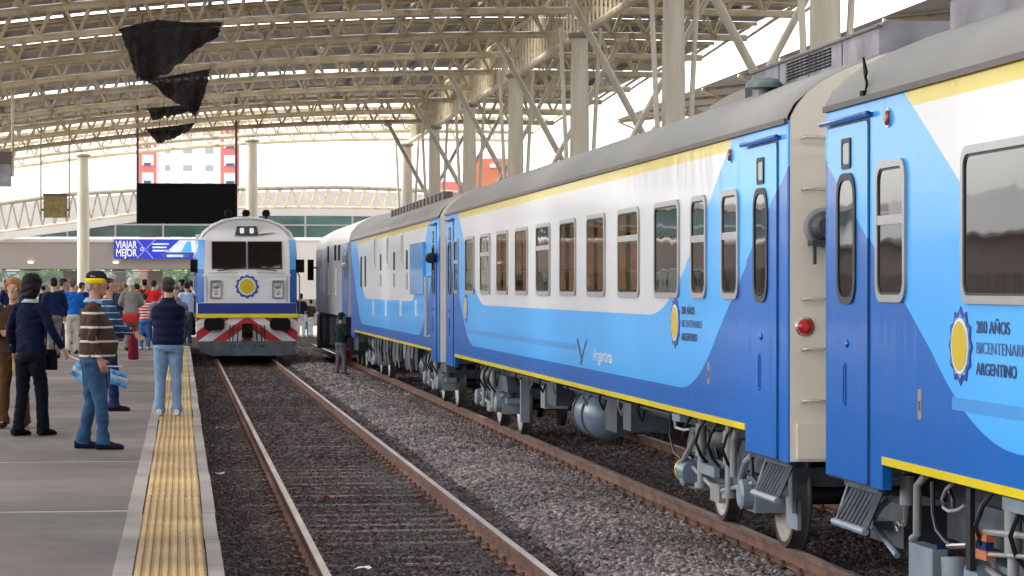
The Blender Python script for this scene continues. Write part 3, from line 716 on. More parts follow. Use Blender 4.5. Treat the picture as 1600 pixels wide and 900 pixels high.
def emblem(parent, y, z, r, x, loft_dir='L'):
    """round seal: scalloped dark blue edge, pale blue and white rings, yellow disc"""
    t = None
    def P(poly): return poly
    def gear(R0, R1, n): return [((R0 if i % 2 else R1)*math.cos(math.pi*i/n+math.pi/2), (R0 if i % 2 else R1)*math.sin(math.pi*i/n+math.pi/2)) for i in range(2*n)]
    pl = 'yz' if loft_dir == 'L' else 'xz'
    for nm, poly, k, mt in (('seal_edge', gear(r*.84,r,12),1,'navy2'),('seal_ring', gear(r*.72,r*.84,12),2,'lblue'),('seal_white', circle(0,0,r*.70),3,'white'),('seal_disc', circle(0,0,r*.62),4,'sun')):
        m = MB(); pp = [(y+a, z+b_) for a, b_ in poly]; m.prism(pp, pl, x-.003*k, x+.003); o = m.build(nm, M[mt], parent or t); t = t or o
    return t
M['navy2'] = mat('seal dark blue', (.004,.02,.22), .3, var=0); M['sun'] = mat('seal yellow', (.62,.43,.0), .35, var=0)
def wheel_mesh():
    m = MB(); P1 = [(.40,.085),(.447,.085),(.456,.06),(.459,-.01),(.468,-.022),(.487,-.035),(.487,-.052),(.40,-.052)]
    m.lathe(P1, (0,0,0), (-1,0,0), 36, 0, False)
    m.lathe([(.12,.12),(.13,.11),(.14,.05),(.36,.045),(.405,.083),(.41,-.05),(.36,-.02),(.13,-.03),(.12,-.09)], (0,0,0), (-1,0,0), 36, 1)
    return m.mesh('wheel', [M['wheelweb'], M['wheel']], True)
WHEEL = wheel_mesh()
def spring_mesh():
    m = MB(); n = 66; m.tube([(.10*math.cos(i*.62), .10*math.sin(i*.62), .34*i/n) for i in range(n+1)], .018, 6); return m.mesh('spring', M['bogiedark'], True)
SPRING = spring_mesh()
_bm = {}
def bogie(parent, yc, parts=True):
    b = bpy.data.objects.new('bogie', None); C.objects.link(b); b.parent = parent; b.location = (0, yc, 0)
    def once(key, fn):
        if key not in _bm: _bm[key] = fn()
        return _bm[key]
    for dy in (-1.3, 1.3):
        for sx in (-1, 1):
            o = link('wheel', WHEEL, b); o.location = (sx*.862, dy, .458); o.rotation_euler = (0, 0, 0 if sx < 0 else math.pi)
            def ab():
                m = MB(); m.box((-.13,-.17,-.15),(.13,.17,.15)); m.lathe([(.13,0),(.13,.09),(.10,.11)], (-.13,0,0), (-1,0,0), 16); m.box((-.1,-.45,.02),(.1,.45,.1)); return m.mesh('axle_box', M['plate'])
            o = link('axle_box', once('ab', ab), b); o.location = (sx*1.10, dy, .47); o.rotation_euler = (0,0,0 if sx < 0 else math.pi)
            for q in (-.33, .33):
                o = link('spring', SPRING, b); o.location = (sx*1.1, dy+q, .54); o.scale = (.8,.8,.62)
        def ax():
            m = MB(); m.tube([(-.95,0,0),(.95,0,0)], .085, 12)
            m.lathe([(.30,-.05),(.33,-.04),(.33,.04),(.30,.05)], (.3,0,0), (1,0,0), 24); m.lathe([(.30,-.05),(.33,-.04),(.33,.04),(.30,.05)], (-.3,0,0), (1,0,0), 24); return m.mesh('axle', M['wheelweb'], True)
        o = link('axle', once('ax', ax), b); o.location = (0, dy, .458)
    def sf():
        m = MB(); m.prism([(-1.75,.74),(-1.55,.90),(-.75,.90),(-.45,.66),(.45,.66),(.75,.90),(1.55,.90),(1.75,.74),(1.75,.66),(1.0,.66),(.6,.46),(-.6,.46),(-1.0,.66),(-1.75,.66)], 'yz', -.09, .09); return m.mesh('side_frame', M['bogie'])
    for sx in (-1, 1):
        o = link('side_frame', once('sf', sf), b); o.location = (sx*1.10, 0, 0)
        def ai():
            m = MB(); m.lathe([(.05,.0),(.28,.02),(.32,.08),(.33,.2),(.30,.26),(.1,.28)], (0,0,0), (0,0,1), 20); return m.mesh('air_spring', M['gasket'], True)
        o = link('air_spring', once('ai', ai), b); o.location = (sx*1.0, 0, .68)
        def dm():
            m = MB(); m.tube([(0,0,.40),(0,0,.72)], .034, 10); m.tube([(0,0,.68),(0,0,.98)], .052, 10); m.lathe([(.06,0),(.06,.05)], (0,0,.38), (0,0,1), 10); m.box((-.02,-.06,.96),(.12,.06,1.04)); return m.mesh('damper', M['pipe'], True)
        for q in (-.62, .62):
            o = link('damper', once('dm', dm), b); o.location = (sx*1.28, q, 0)
        def bc():
            m = MB(); m.lathe([(.05,-.2),(.13,-.18),(.15,-.14),(.15,.08),(.11,.12),(.11,.2),(.04,.22)], (0,0,0), (0,1,0), 18); return m.mesh('brake_cylinder', M['tank'], True)
        for q in (-1, 1):
            o = link('brake_cylinder', once('bc', bc), b); o.location = (sx*.72, q*.45, .52); o.rotation_euler = (0,0,0 if q > 0 else math.pi)
        def hs_():
            m = MB(); m.tube([(0,0,1.05),(-.06,.04,.95),(-.08,.12,.82),(-.02,.2,.70),(.05,.22,.62)], .015, 6)
            return m.mesh('hose', M['hose'], True)
        for y in (-.95,-.3,.25,.9):
            o = link('hose', once('hs', hs_), b); o.location = (sx*1.30, y, 0); o.rotation_euler = (0,0,0 if sx < 0 else math.pi)
        def rod():
            m = MB(); m.tube([(0,-1.5,.58),(0,-.1,.40)], .022, 8); m.tube([(0,.1,.40),(0,1.5,.58)], .022, 8); m.box((-.03,-.2,.30),(.03,.2,.46)); return m.mesh('brake_rod', M['pipe'], True)
        o = link('brake_rod', once('rod', rod), b); o.location = (sx*1.25, 0, 0)
    def bo():
        m = MB(); m.box((-1.15,-.24,.60),(1.15,.24,.84)); m.lathe([(.3,.84),(.3,1.0)], (0,0,0), (0,0,1), 16); return m.mesh('bolster', M['bogiedark'])
    link('bolster', once('bo', bo), b)
    def cbm():
        m = MB(); m.box((-1.05,-.06,.56),(1.05,.06,.72)); return m.mesh('cross_beam', M['bogiedark'])
    for y in (-1.68,1.68): link('cross_beam', once('cb', cbm), b).location = (0,y,0)
    return b
def slatted_step(parent, y0, y1):
    m = MB(); zt, zb_ = .875, .60; xt, xb = -1.42, -1.52
    m.bar((xt,y0,zt),(xt,y1,zt),.045,.045); m.bar((xt,y0,zt),(xb,y0+.08,zb_),.03,.04); m.bar((xt,y1,zt),(xb,y1-.02,zb_),.03,.04)
    st = m.build('folding_step', M['bogie'], parent)
    m = MB(); m.tube([(xb-.01,y0,zb_),(xb-.01,y1+.05,zb_)], .026, 8); m.build('step_tube', M['plate'], st, True)
    m = MB(); m.add([(xt+.012,y0,zt),(xt+.012,y1,zt),(xb+.012,y1-.02,zb_),(xb+.012,y0+.08,zb_)], [(0,1,2,3)]); m.build('step_back', M['bogiedark'], st)
    for k in range(8):
        a = y0 + .05 + (y1-y0-.1)*k/7; m = MB(); m.bar((xt,a-.03,zt-.03),(xb,a+.05,zb_+.03),.035,.02); m.build('slat', M['bogie'], st)
def coach(name, label, ynear, L, kind):
    t = thing(name, label, 'railway coach', (6.095, ynear, 0), 0, 'blue coaches of the standing train')
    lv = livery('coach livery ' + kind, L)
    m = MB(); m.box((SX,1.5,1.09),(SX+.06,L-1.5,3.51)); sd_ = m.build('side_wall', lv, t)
    for a, c in ((0.0,1.5),(L-1.5,L)):
        m = MB(); m.prism([(a,.92),(c,.92),(c,3.51),(a,3.51)], 'yz', SX, SX+.06); m.build('vestibule_wall', lv, t)
    m = MB(); m.box((1.49,1.5,1.09),(1.55,L-1.5,3.51)); m.box((1.49,0,.92),(1.55,1.5,3.51)); m.box((1.49,L-1.5,.92),(1.55,L,3.51)); m.build('far_wall', lv, t)
    for a, s in ((0.0,-1),(L,1)):                        # rounded corner posts
        m = MB(); m.tube([(SX+.030, a-s*.030, .92),(SX+.030, a-s*.030, 3.485)], .034, 16); m.build('corner_post', lv, t, True)
    # roof with rounded ends
    m = MB(); ns = len(ROOF); ys = [0,.06,.25] + [.25+(L-.5)*i/40 for i in range(1,41)] + [L-.06,L]; vs = []
    for y in ys:
        e = min(y, L-y); k = 1 if e > .2 else (.988 if e > .03 else .965)
        vs += [(x*(.5+.5*k) if abs(x) < 1.5 else x, y, 3.50 + (z-3.50)*k) for x, z in ROOF]
    m.add(vs, [(j*ns+i, j*ns+i+1, (j+1)*ns+i+1, (j+1)*ns+i) for j in range(len(ys)-1) for i in range(ns-1)]); m.build('roof', M['roofgrey'], t, True)
    m = MB(); m.box((SX-.030,.02,3.485),(SX+.0,L-.02,3.525)); m.build('gutter', M['gutter'], t)
    for a, b_ in ((0,.05),(L-.05,L)):
        m = MB(); m.prism([(-1.532,.93),(1.532,.93)] + [(x*.985, z-.012) for x, z in reversed(ROOF)], 'xz', a-.008 if a == 0 else a, b_ if a == 0 else b_+.008); m.build('end_wall', M['endcream'], t)
    m = MB(); m.box((SX-.006,1.5,1.088),(SX+.004,L-1.5,1.140)); m.build('yellow_sill_line', M['yellow'], t)
    m = MB(); m.box((-1.12,.7,.90),(1.12,L-.7,1.10)); m.build('underframe', M['dark'], t)
    bogie(t, 4.0); bogie(t, L-4.0)
    return t, lv
def marker(t, y, z):
    m = MB(); m.lathe([(.05,0),(.05,.02),(.03,.03)], (SX,y,z), (-1,0,0), 16); q = m.build('marker_lamp', M['lamp_dark'], t)
    m = MB(); m.ring(circle(y,z,.062,16),circle(y,z,.048,16),'yz',SX-.012,SX); m.build('rim', M['chrome'], q)
def label_plate(t, y, z):
    m = MB(); m.prism(rrect(y,z,.075,.19,.01,2),'yz',SX-.008,SX); q = m.build('card_holder', M['frame'], t)
    m = MB(); m.prism(rrect(y,z-.01,.03,.06,.005,2),'yz',SX-.012,SX-.007); m.build('slot', M['gutter'], q)
def crest(t, y, z, first):
    emblem(t, y, z, .235 if first else .24, SX-.002)
    for txt, dz, bold, mt in (('200 AÑOS', .085, .0016, 'navy'), ('BICENTENARIO', -.035, -.0008, 'ink'), ('ARGENTINO', -.155, .0016, 'navy')):
        me = text_mesh(txt, .098, M[mt], bold, .001); o = link('lettering', me, t); wv = max(v.co.x for v in me.vertices)
        tgt = {'200 AÑOS': .61, 'BICENTENARIO': .95, 'ARGENTINO': .73}[txt]
        o.matrix_local = Matrix.Translation((SX-.004, y-.30, z+dz)) @ FACE_L @ Matrix.Diagonal((tgt/wv,1,1,1))
LB = 25.5
# ---- nearest coach
YA = 18.0 - LB
A, lvA = coach('passenger_coach', 'nearest blue and white coach with wide windows cut off by the right edge', YA, LB, 'near')
def flip(s): return LB - s        # distance from the far end of this coach
door(A, flip(1.17), flip(.10), lvA)
window(A, flip(2.08), flip(1.38), 2.15, 3.07, .58, .12, .06)
s = 3.26
while s < LB-5: window(A, flip(s+1.5), flip(s), 2.15, 3.07, None, .11, .06); s += 2.1
window(A, 1.38, 2.08, 2.15, 3.07, .58, .12, .06); door(A, .10, 1.17, lvA)
marker(A, flip(1.66), 3.345); label_plate(A, flip(2.38), 1.52); crest(A, flip(3.22), 1.90, True)
m = MB(); m.box((SX-.003,3,1.52),(SX+.002,flip(3.05),1.595)); m.build('cyan_stripe', M['cyan'], A)
m = MB(); m.prism([(flip(1.06),3.60),(flip(1.02),3.665),(flip(1.05),3.69),(flip(.96),3.80),(flip(.98),3.70),(flip(1.0),3.66)],'yz',-1.535,-1.52); m.build('roof_bracket', M['black'], A)
m = MB(); m.box((-1.57,flip(1.10),3.53),(-1.53,flip(1.02),3.565)); m.tube([(-1.54,flip(1.06),3.55),(-1.528,flip(1.05),3.64)], .008, 6); m.build('bracket_foot', M['black'], A)
# ---- second coach
YB = 19.15
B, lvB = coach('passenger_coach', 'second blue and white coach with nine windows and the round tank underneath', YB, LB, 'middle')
door(B, .34, 1.40, lvB)
window(B, 1.72, 2.40, 2.15, 3.06, .58, .12, .06); window(B, 3.04, 3.72, 2.15, 3.06, .58, .12, .06)
for k in range(9):
    c = 4.91 + 2.1*k; wn = window(B, c-.63, c+.63, 2.15, 3.06, .66 if k in (1,4,7) else None, .10, .06)
    if k in (1,2,3,5,6):
        for (a, b_, z0) in (((c-.56, c-.16, 2.22),(c+.12, c+.56, 2.22)) if k != 5 else ((c-.52, c-.2, 2.22),(c-.05, c+.5, 2.42))):
            m = MB(); n_ = 14; vs = []
            for i in range(n_+1):
                f = i/n_; vs += [(SX-.0105-.0022*math.sin(i*1.9), a+(b_-a)*f, z0), (SX-.0105-.0022*math.sin(i*1.9), a+(b_-a)*(.5+(f-.5)*.7) if k == 3 else a+(b_-a)*f, 2.99)]
            m.add(vs, [(2*i,2*i+2,2*i+3,2*i+1) for i in range(n_)]); m.build('curtain_and_reflection', M['curtain_and_reflection'], wn)  # tan pleats stand for curtains and also for tan reflections on the glass
        m = MB(); m.prism(rrect(c,2.605,1.14,.79,.04), 'yz', SX-.0150, SX-.0145); m.build('pane', M['clear'], wn)
window(B, 23.4, 24.08, 2.15, 3.06, .58, .12, .06); door(B, 24.2, 25.2, lvB)
marker(B, 2.05, 3.35); label_plate(B, 2.95, 1.50); crest(B, 4.50, 1.92, False); emblem(B, 22.3, 1.92, .24, SX-.002)
m = MB(); m.box((SX-.003,10.6,1.52),(SX+.002,22,1.59)); m.build('cyan_stripe', M['cyan'], B)
me = text_mesh('Argentina', .20, M['bn_pale'], .002, .001); o = link('lettering', me, B); wv = max(v.co.x for v in me.vertices)
o.matrix_local = Matrix.Translation((SX-.004, 9.3, 1.44)) @ FACE_L @ Matrix.Diagonal((1.25/wv,1,1,1))
m = MB(); m.prism([(10.3,1.36),(9.9,1.62),(9.75,1.66),(9.95,1.55),(10.2,1.36)],'yz',SX-.005,SX); m.prism([(10.15,1.46),(10.45,1.66),(10.5,1.62),(10.2,1.42)],'yz',SX-.006,SX-.001); m.build('swallow_mark', M['navy'], B)
# end of the second coach seen in the gap
for z in (3.37,2.98,2.15,1.77,1.38):
    m = MB(); m.tube([(-1.44,.02,z),(-1.44,-.07,z+.01),(-1.40,-.08,z+.012),(-1.16,-.08,z),(-1.13,-.05,z),(-1.13,.02,z)], .013, 8); m.build('rung', M['chrome'], B, True)
m = MB(); m.lathe([(.075,0),(.075,.03),(.062,.035)], (-1.42,.012,1.95), (0,-1,0), 20); q = m.build('lamp_rim', M['chrome'], B)
m = MB(); m.lathe([(.060,0),(.058,.045),(.03,.056)], (-1.42,.012,1.95), (0,-1,0), 20); m.build('tail_lamp', M['lamp_red'], q)
m = MB(); m.lathe([(.15,0),(.15,.04),(.13,.06)], (-1.28,.012,2.70), (0,-1,0), 24); q = m.build('jumper_rim', M['acgrey'], B)
m = MB(); m.lathe([(.12,0),(.12,.10),(.09,.14),(.09,.2)], (-1.27,.0,2.70), (0,-1,0), 20); m.box((-1.40,-.16,2.56),(-1.15,-.02,2.60)); m.box((-1.38,-.14,2.42),(-1.36,-.1,2.60)); m.build('jumper_socket', M['bogiedark'], q)
m = MB(); m.box((-1.48,-.03,.95),(-1.05,.012,1.22)); m.build('lower_end_panel', M['endcream'], B)
def gangway(parent, y0, y1):
    g_ = None
    for k in range(7):
        a = y0 + (y1-y0)*k/7; m = MB(); w_ = .62 if k % 2 else .58
        m.ring([(-w_,1.0),(w_,1.0),(w_,3.35),(-w_,3.35)],[(-w_+.12,1.12),(w_-.12,1.12),(w_-.12,3.23),(-w_+.12,3.23)],'xz',a,a+(y1-y0)/7); o = m.build('bellows_fold', M['gasket'], parent)
    m = MB(); m.tube([(0,y0-.4,.9),(0,y1+.4,.9)], .09, 10); m.box((-.22,(y0+y1)/2-.25,.76),(.22,(y0+y1)/2+.25,1.02)); m.build('coupler', M['bogiedark'], parent)
gangway(B, -1.14, -.0)
# roof equipment
def roof_unit(parent, y0, y1, grille):
    m = MB(); m.prism([(-.80,3.98),(-.80,4.24),(-.74,4.29),(.74,4.29),(.80,4.24),(.80,3.98)],'xz',y0,y1); u = m.build('air_conditioner', M['acgrey'], parent)
    if grille:
        a, c = grille
        for r_ in range(6):
            for k in range(10):
                y = a + (c-a)*(k+.08)/10; m = MB(); z = 4.065 + .027*r_; m.box((-.812, y, z),(-.785, y+(c-a)/10*.72, z+.014)); m.build('louvre', M['black'], u)
    m = MB(); m.box((-.82,y0-.02,4.235),(-.775,y1+.02,4.255)); m.build('edge_trim', M['gutter'], u)
    for k in range(1, 4):
        y = y0 + (y1-y0)*k/4; m = MB(); m.box((-.806,y-.012,3.99),(-.79,y+.012,4.235)); m.build('seam', M['gutter'], u)
roof_unit(B, .15, 4.6, (1.6, 3.2)); roof_unit(A, flip(9), flip(.55), None)
m = MB(); m.prism([(4.62,3.94),(6.9,3.94),(6.2,4.06),(5.4,4.10),(4.62,4.11)],'yz',-.86,.86); m.build('fairing', M['roofgrey'], B)
m = MB(); m.lathe([(.06,-.06),(.06,.03),(.175,.035),(.165,.07),(.12,.115),(.02,.135)], (-1.0,3.2,3.965), (0,0,1), 24); m.build('roof_vent', M['dome'], B, True)
for y in (6.8,5.3): 
    m = MB(); m.tube([(-.80,y,4.14),(-.85,y,4.15),(-.85,y+.4,4.15),(-.80,y+.4,4.14)], .010, 6); m.build('handle', M['gutter'], A)
# running gear between and under the coach ends, laid out along the side
def rel(t, p): return Vector(p) - t.location
def pix_tube(t, nm, pts, X, r, mt, n=8):
    m = MB(); m.tube([rel(t, sidept(u, v, X)) for u, v in pts], r, n); return m.build(nm, M[mt], t, True)
def pix_box(t, nm, u0, v0, u1, v1, X, dx, mt):
    a = rel(t, sidept(u0,v0,X)); c = rel(t, sidept(u1,v0,X)); d = rel(t, sidept(u0,v1,X))
    m = MB(); m.box((a.x, min(a.y,c.y), d.z),(a.x+dx, max(a.y,c.y), a.z)); return m.build(nm, M[mt], t)
slatted_step(A, flip(1.02), flip(.22)); slatted_step(B, .42, 1.22)
XA = 4.78
pix_tube(A, 'damper', [(1418,742),(1417,788)], XA, .05, 'pipe', 12); pix_tube(A, 'damper_rod', [(1416,788),(1414,822)], XA, .02, 'chrome')
pix_tube(A, 'air_pipe', [(1447,742),(1434,758),(1433,835),(1426,842)], XA-.04, .028, 'pipe', 10)
pix_box(A, 'pale_cover', 1420, 846, 1457, 915, XA, .10, 'plate')
pix_box(A, 'blue_cover_edge', 1458, 850, 1464, 876, XA+.03, .08, 'navy')
pix_tube(A, 'hose', [(1457,752),(1458,800),(1464,828),(1478,846),(1487,852)], XA, .016, 'hose')
pix_tube(A, 'hose', [(1487,757),(1478,765),(1472,780),(1474,793),(1483,799),(1497,797),(1508,790)], XA-.02, .012, 'pipe')
pix_tube(A, 'hose', [(1483,765),(1489,780),(1490,800)], XA+.02, .014, 'hose')
pix_box(A, 'strap', 1509, 762, 1516, 890, XA-.05, .03, 'hose')
pix_tube(A, 'brake_cylinder', [(1492,870),(1493,905)], XA, .085, 'plate', 14)
pix_tube(A, 'valve', [(1482,853),(1512,852)], XA, .018, 'chrome')
for v in (835, 864): pix_box(A, 'valve', 1524, v-7, 1541, v+7, XA-.02, .06, 'orange')
pix_box(A, 'valve_body', 1525, 843, 1540, 857, XA-.01, .05, 'navy')
pix_tube(A, 'brake_rod', [(1540,831),(1605,838)], XA, .022, 'pipe'); pix_tube(A, 'brake_rod', [(1540,866),(1605,870)], XA, .014, 'pipe')
pix_box(A, 'equipment_box', 1480, 765, 1545, 840, 5.15, .5, 'bogie'); pix_box(A, 'equipment_box', 1360, 775, 1412, 840, 5.1, .4, 'bogiedark')
pix_tube(A, 'bent_bracket', [(1392,778),(1378,790),(1367,805),(1368,822),(1385,845),(1402,868)], 4.76, .022, 'plate')
pix_box(A, 'white_bracket', 1566, 775, 1600, 796, 4.66, .05, 'plate')
pix_tube(A, 'valve_wheel', [(1403,815),(1408,822),(1404,830),(1400,822),(1403,815)], 4.74, .008, 'chrome')
XB = 4.80
pix_tube(B, 'air_pipe', [(1152,672),(1146,690),(1146,745)], XB, .032, 'pipe', 10)
pix_tube(B, 'hose', [(1140,669),(1131,678),(1130,690),(1136,694)], XB, .013, 'pipe')
pix_box(B, 'pale_bracket', 1050, 645, 1062, 656, 4.62, .06, 'plate')
pix_tube(B, 'hose', [(1055,655),(1056,668),(1068,672),(1078,671)], 4.66, .014, 'pipe')
pix_tube(B, 'hose', [(1048,648),(1047,680),(1053,705),(1064,716)], XB, .012, 'hose')
pix_tube(B, 'hose', [(1116,664),(1115,690),(1122,715)], XB, .012, 'hose')
pix_tube(B, 'bent_pipe', [(1087,678),(1078,700),(1066,722)], XB-.03, .028, 'pipe')
pix_box(B, 'equipment_box', 1086, 683, 1115, 712, 5.0, .35, 'bogie'); pix_box(B, 'pale_lever', 1092, 722, 1116, 738, XB, .05, 'plate')
m = MB(); p = rel(B, sidept(1079,736,XB+.05)); m.lathe([(.11,-.16),(.12,-.14),(.12,.14),(.10,.16)], p, (0,1,0), 18); bc_ = m.build('brake_cylinder', M['tank'], B, True)
m = MB(); m.lathe([(.125,-.18),(.125,-.14)], p + Vector((0,.33,0)), (0,1,0), 18); m.build('yellow_ring', M['yellow'], bc_)
pix_box(B, 'frame_plate', 1120, 700, 1141, 757, 5.02, .12, 'bogiedark')
pix_box(B, 'pale_cover', 1164, 755, 1180, 795, 4.95, .1, 'plate'); pix_tube(B, 'bent_bracket', [(1176,712),(1165,722),(1158,745),(1157,780)], XB, .03, 'plate')
pix_tube(B, 'hose', [(1175,714),(1176,745),(1186,760)], XB-.04, .016, 'hose')
pix_box(B, 'footboard_plate', 1232, 715, 1238, 800, 4.85, .03, 'plate')
pix_box(B, 'guard_plate', 1228, 775, 1246, 822, 4.9, .03, 'plate')
m = MB(); m.box((-1.15,-.95,.50),(-.2,-.30,.56)); m.box((-1.15,-.35,.56),(-1.08,-.3,.95)); m.box((-.75,-.35,.56),(-.68,-.3,.95)); m.box((-1.2,-.4,.78),(-.3,-.34,.82)); m.build('end_step', M['bogiedark'], B)
# equipment between bogies of the second coach
m = MB(); m.lathe([(.02,-.75),(.16,-.74),(.245,-.66),(.285,-.5),(.29,.5),(.245,.66),(.02,.75)], (-.98,12.2,.70), (0,1,0), 28); tk = m.build('air_tank', M['tank'], B, True)
for y in (11.9,12.6): m = MB(); m.ring(circle(-.98,.70,.31,24), circle(-.98,.70,.29,24), 'xz', y, y+.05); m.build('tank_band', M['bogie'], tk)
for (y, x, z, a, b_, h, mt) in ((15.3,-1.25,.62,.32,.4,.30,'plate'),(13.9,-1.3,.72,.3,.8,.3,'bogiedark'),(17.0,-1.35,.35,.12,.1,.6,'plate'),(9.8,-1.2,.6,.5,.8,.4,'bogiedark'),(8.3,-1.3,.7,.4,.5,.3,'bogie')):
    m = MB(); m.box((x,y,z),(x+a,y+b_,z+h)); m.build('equipment_box', M[mt], B)
for k in range(9):
    y = 7.5 + k*1.25; m = MB(); m.tube([(-1.35,y,1.08),(-1.36,y+.03,.95),(-1.30,y+.12,.85),(-1.25,y+.25,.95)], .014, 6); m.build('hose', M['pipe' if k % 2 else 'hose'], B, True)
m = MB(); m.tube([(-1.05,6.3,.92),(-1.05,19.2,.92)], .025, 6); m.tube([(-1.2,6.3,.97),(-1.2,19.2,.97)], .018, 6); m.build('brake_pipe', M['bogie'], B, True)

# ---- generator coach
YC, LC = 45.75, 24.0
G, lvG = coach('generator_coach', 'third blue coach with narrow vent slots in its silver side', YC, LC, 'far')
def slot(u, v0, v1, mt, w_=.26, fr=True):
    p = rel(G, sidept(u, v0, 4.55)); q = rel(G, sidept(u, v1, 4.55)); cy, cz, hh = p.y, (p.z+q.z)/2, p.z-q.z
    if fr:
        m = MB(); m.ring(rrect(cy,cz,w_+.12,hh+.1,.03,2), rrect(cy,cz,w_,hh,.02,2),'yz',SX-.03,SX+.002); o = m.build('vent_frame', M['white'], G)
    else: o = G
    m = MB(); m.box((SX-.010,cy-w_/2,q.z),(SX+.001,cy+w_/2,p.z)); m.build('vent_slot', M[mt], o)
for u, a, b_ in ((585.5,374,414),(605.5,372,413),(628,367,411)): slot(u+1.5, a, b_, 'black', .30)
for u, a, b_ in ((564.5,401,448),(571,400,448)): slot(u, a, b_, 'black', .42, False)
for u, a, b_, c in ((595,397,423,448),(616,394,422,449),(636,391,421,452)): slot(u, a, b_, 'black', .34, False); slot(u, b_+5, c, 'acgrey', .34, False)
for u, a, b_ in ((584,470,494),(604,470,495),(627,471,494),(651,470,495)):
    for k in range(8):
        p = rel(G, sidept(u, a + (b_-a)*k/8, 4.55)); m = MB(); m.box((SX-.02,p.y-.16,p.z-.022),(SX,p.y+.16,p.z+.012)); m.build('louvre', M['white'], G)
p0, p1 = rel(G, sidept(665,378,4.55)), rel(G, sidept(644,460,4.55))
m = MB(); m.box((SX-.05,p0.y,p1.z),(SX,p1.y,p0.z)); m.build('blue_cabinet', M['lblue'], G)
door(G, .55, 1.45, lvG)
m = MB(); m.lathe([(.095,0),(.095,.10),(.07,.12)], (SX-.12,.55,2.78), (0,-1,0), 16); m.box((SX-.1,.5,2.70),(SX,.6,2.86)); m.build('side_lamp', M['gasket'], G)
for y in (1.75,1.5): 
    m = MB(); m.tube([(SX,y,2.45),(SX-.09,y,2.45),(SX-.09,y,1.35),(SX,y,1.35)], .02, 6); m.build('handrail', M['chrome'], G)
for k in range(12):
    rr = random.Random(k); y = 7 + k*.95; m = MB(); h = rr.uniform(.25,.55); m.box((-1.3,y,1.05-h),(-1.0,y+rr.uniform(.3,.85),1.05)); m.build('equipment_box', M[rr.choice(['bogie','bogiedark','plate','dark'])], G)
    m = MB(); m.tube([(-1.36,y,1.08),(-1.38,y+.1,.8),(-1.34,y+.15,.5)], .02, 6); m.build('hose', M['pipe' if k % 3 else 'hose'], G)
m = MB(); m.lathe([(.1,-.6),(.28,-.5),(.28,.5),(.1,.6)], (-1.0,6.6,.65), (0,1,0), 20); m.build('air_tank', M['bogie'], G, True)
for k in range(16):
    m = MB(); y = 9.2 + k*.9; m.box((-.55,y,4.10),(-.35,y+.5,4.30)); m.build('roof_vent', M['gutter'], G)
gangway(G, -1.05, 0)

# ------------------------------------------------------------------ diesel locomotives
def loco_shell(t, L, mt_side, mt_roof, zb_=1.35):
    prof = [(-1.54,3.35),(-1.50,3.62),(-1.36,3.92),(-1.10,4.18),(-.75,4.36),(-.35,4.44),(0,4.46)]
    prof = prof + [(-x, z) for x, z in reversed(prof[:-1])]
    m = MB(); m.box((-1.54,.55,zb_),(-1.48,L,3.352)); m.box((1.48,.55,zb_),(1.54,L,3.352)); sd_ = m.build('side_wall', mt_side, t)
    m = MB(); ns = len(prof); ys = [.42,.7,1.2,2.5,L*.5,L-.5,L]; vs = []
    for i, y in enumerate(ys):
        k = (.93,.98,1,1,1,1,.97)[i]; vs += [(x*(.97 if i == 0 else 1), y, 3.35+(z-3.35)*k) for x, z in prof]
    m.add(vs, [(j*ns+i, j*ns+i+1, (j+1)*ns+i+1, (j+1)*ns+i) for j in range(len(ys)-1) for i in range(ns-1)]); m.build('roof', mt_roof, t, True)
    return prof
Lc = thing('locomotive', 'white and blue diesel locomotive facing us with red chevrons and yellow seal', 'locomotive', (X1, 79.6, 0))
two = bpy.data.materials.new('locomotive side livery'); two.use_nodes = True
t_ = two.node_tree; pz = t_.nodes['Principled BSDF']; tc = t_.nodes.new('ShaderNodeTexCoord'); sp = t_.nodes.new('ShaderNodeSeparateXYZ'); lnk(t_, tc.outputs['Object'], sp.inputs[0])
lnk(t_, mixc(t_, mth(t_, 'GREATER_THAN', mth(t_, 'MULTIPLY_ADD', sp.outputs[1], -.1, sp.outputs[2]), 2.75), (.004,.07,.33), (.10,.38,.80)), pz.inputs['Base Color']); pz.inputs['Roughness'].default_value = .25
prof = loco_shell(Lc, 20.5, two, M['silver'])
# front: raked cab face as one faceted shell
m = MB(); FL = [(1.36,.02),(1.78,.0),(2.62,.06),(2.78,.10),(3.70,.34),(3.98,.44)]
rows = []
for z, y in FL:
    hw = 1.53 if z < 3.4 else (1.50 if z < 3.8 else 1.36); rows.append([(-hw,y+.28,z),(-hw+.05,y+.10,z),(-hw+.22,y,z),(hw-.22,y,z),(hw-.05,y+.10,z),(hw,y+.28,z)])
rows.append([(-1.05,.72,4.22),(-.95,.66,4.26),(-.8,.6,4.30),(.8,.6,4.30),(.95,.66,4.26),(1.05,.72,4.22)])
rows.append([(-.5,.95,4.40),(-.45,.92,4.41),(-.4,.9,4.42),(.4,.9,4.42),(.45,.92,4.41),(.5,.95,4.40)])
m.add([p for r_ in rows for p in r_], [(j*6+i, j*6+i+1, (j+1)*6+i+1, (j+1)*6+i) for j in range(len(rows)-1) for i in range(5)])
m.build('cab_front', M['silver'], Lc)
m = MB(); cp = [(-1.5,3.34),(-1.46,3.62),(-1.33,3.9),(-1.08,4.15),(-.74,4.33),(0,4.42),(.74,4.33),(1.08,4.15),(1.33,3.9),(1.46,3.62),(1.5,3.34),(1.5,1.36),(-1.5,1.36)]
m.prism(cp, 'xz', .50, .58); m.build('cab_bulkhead', M['silver'], Lc)
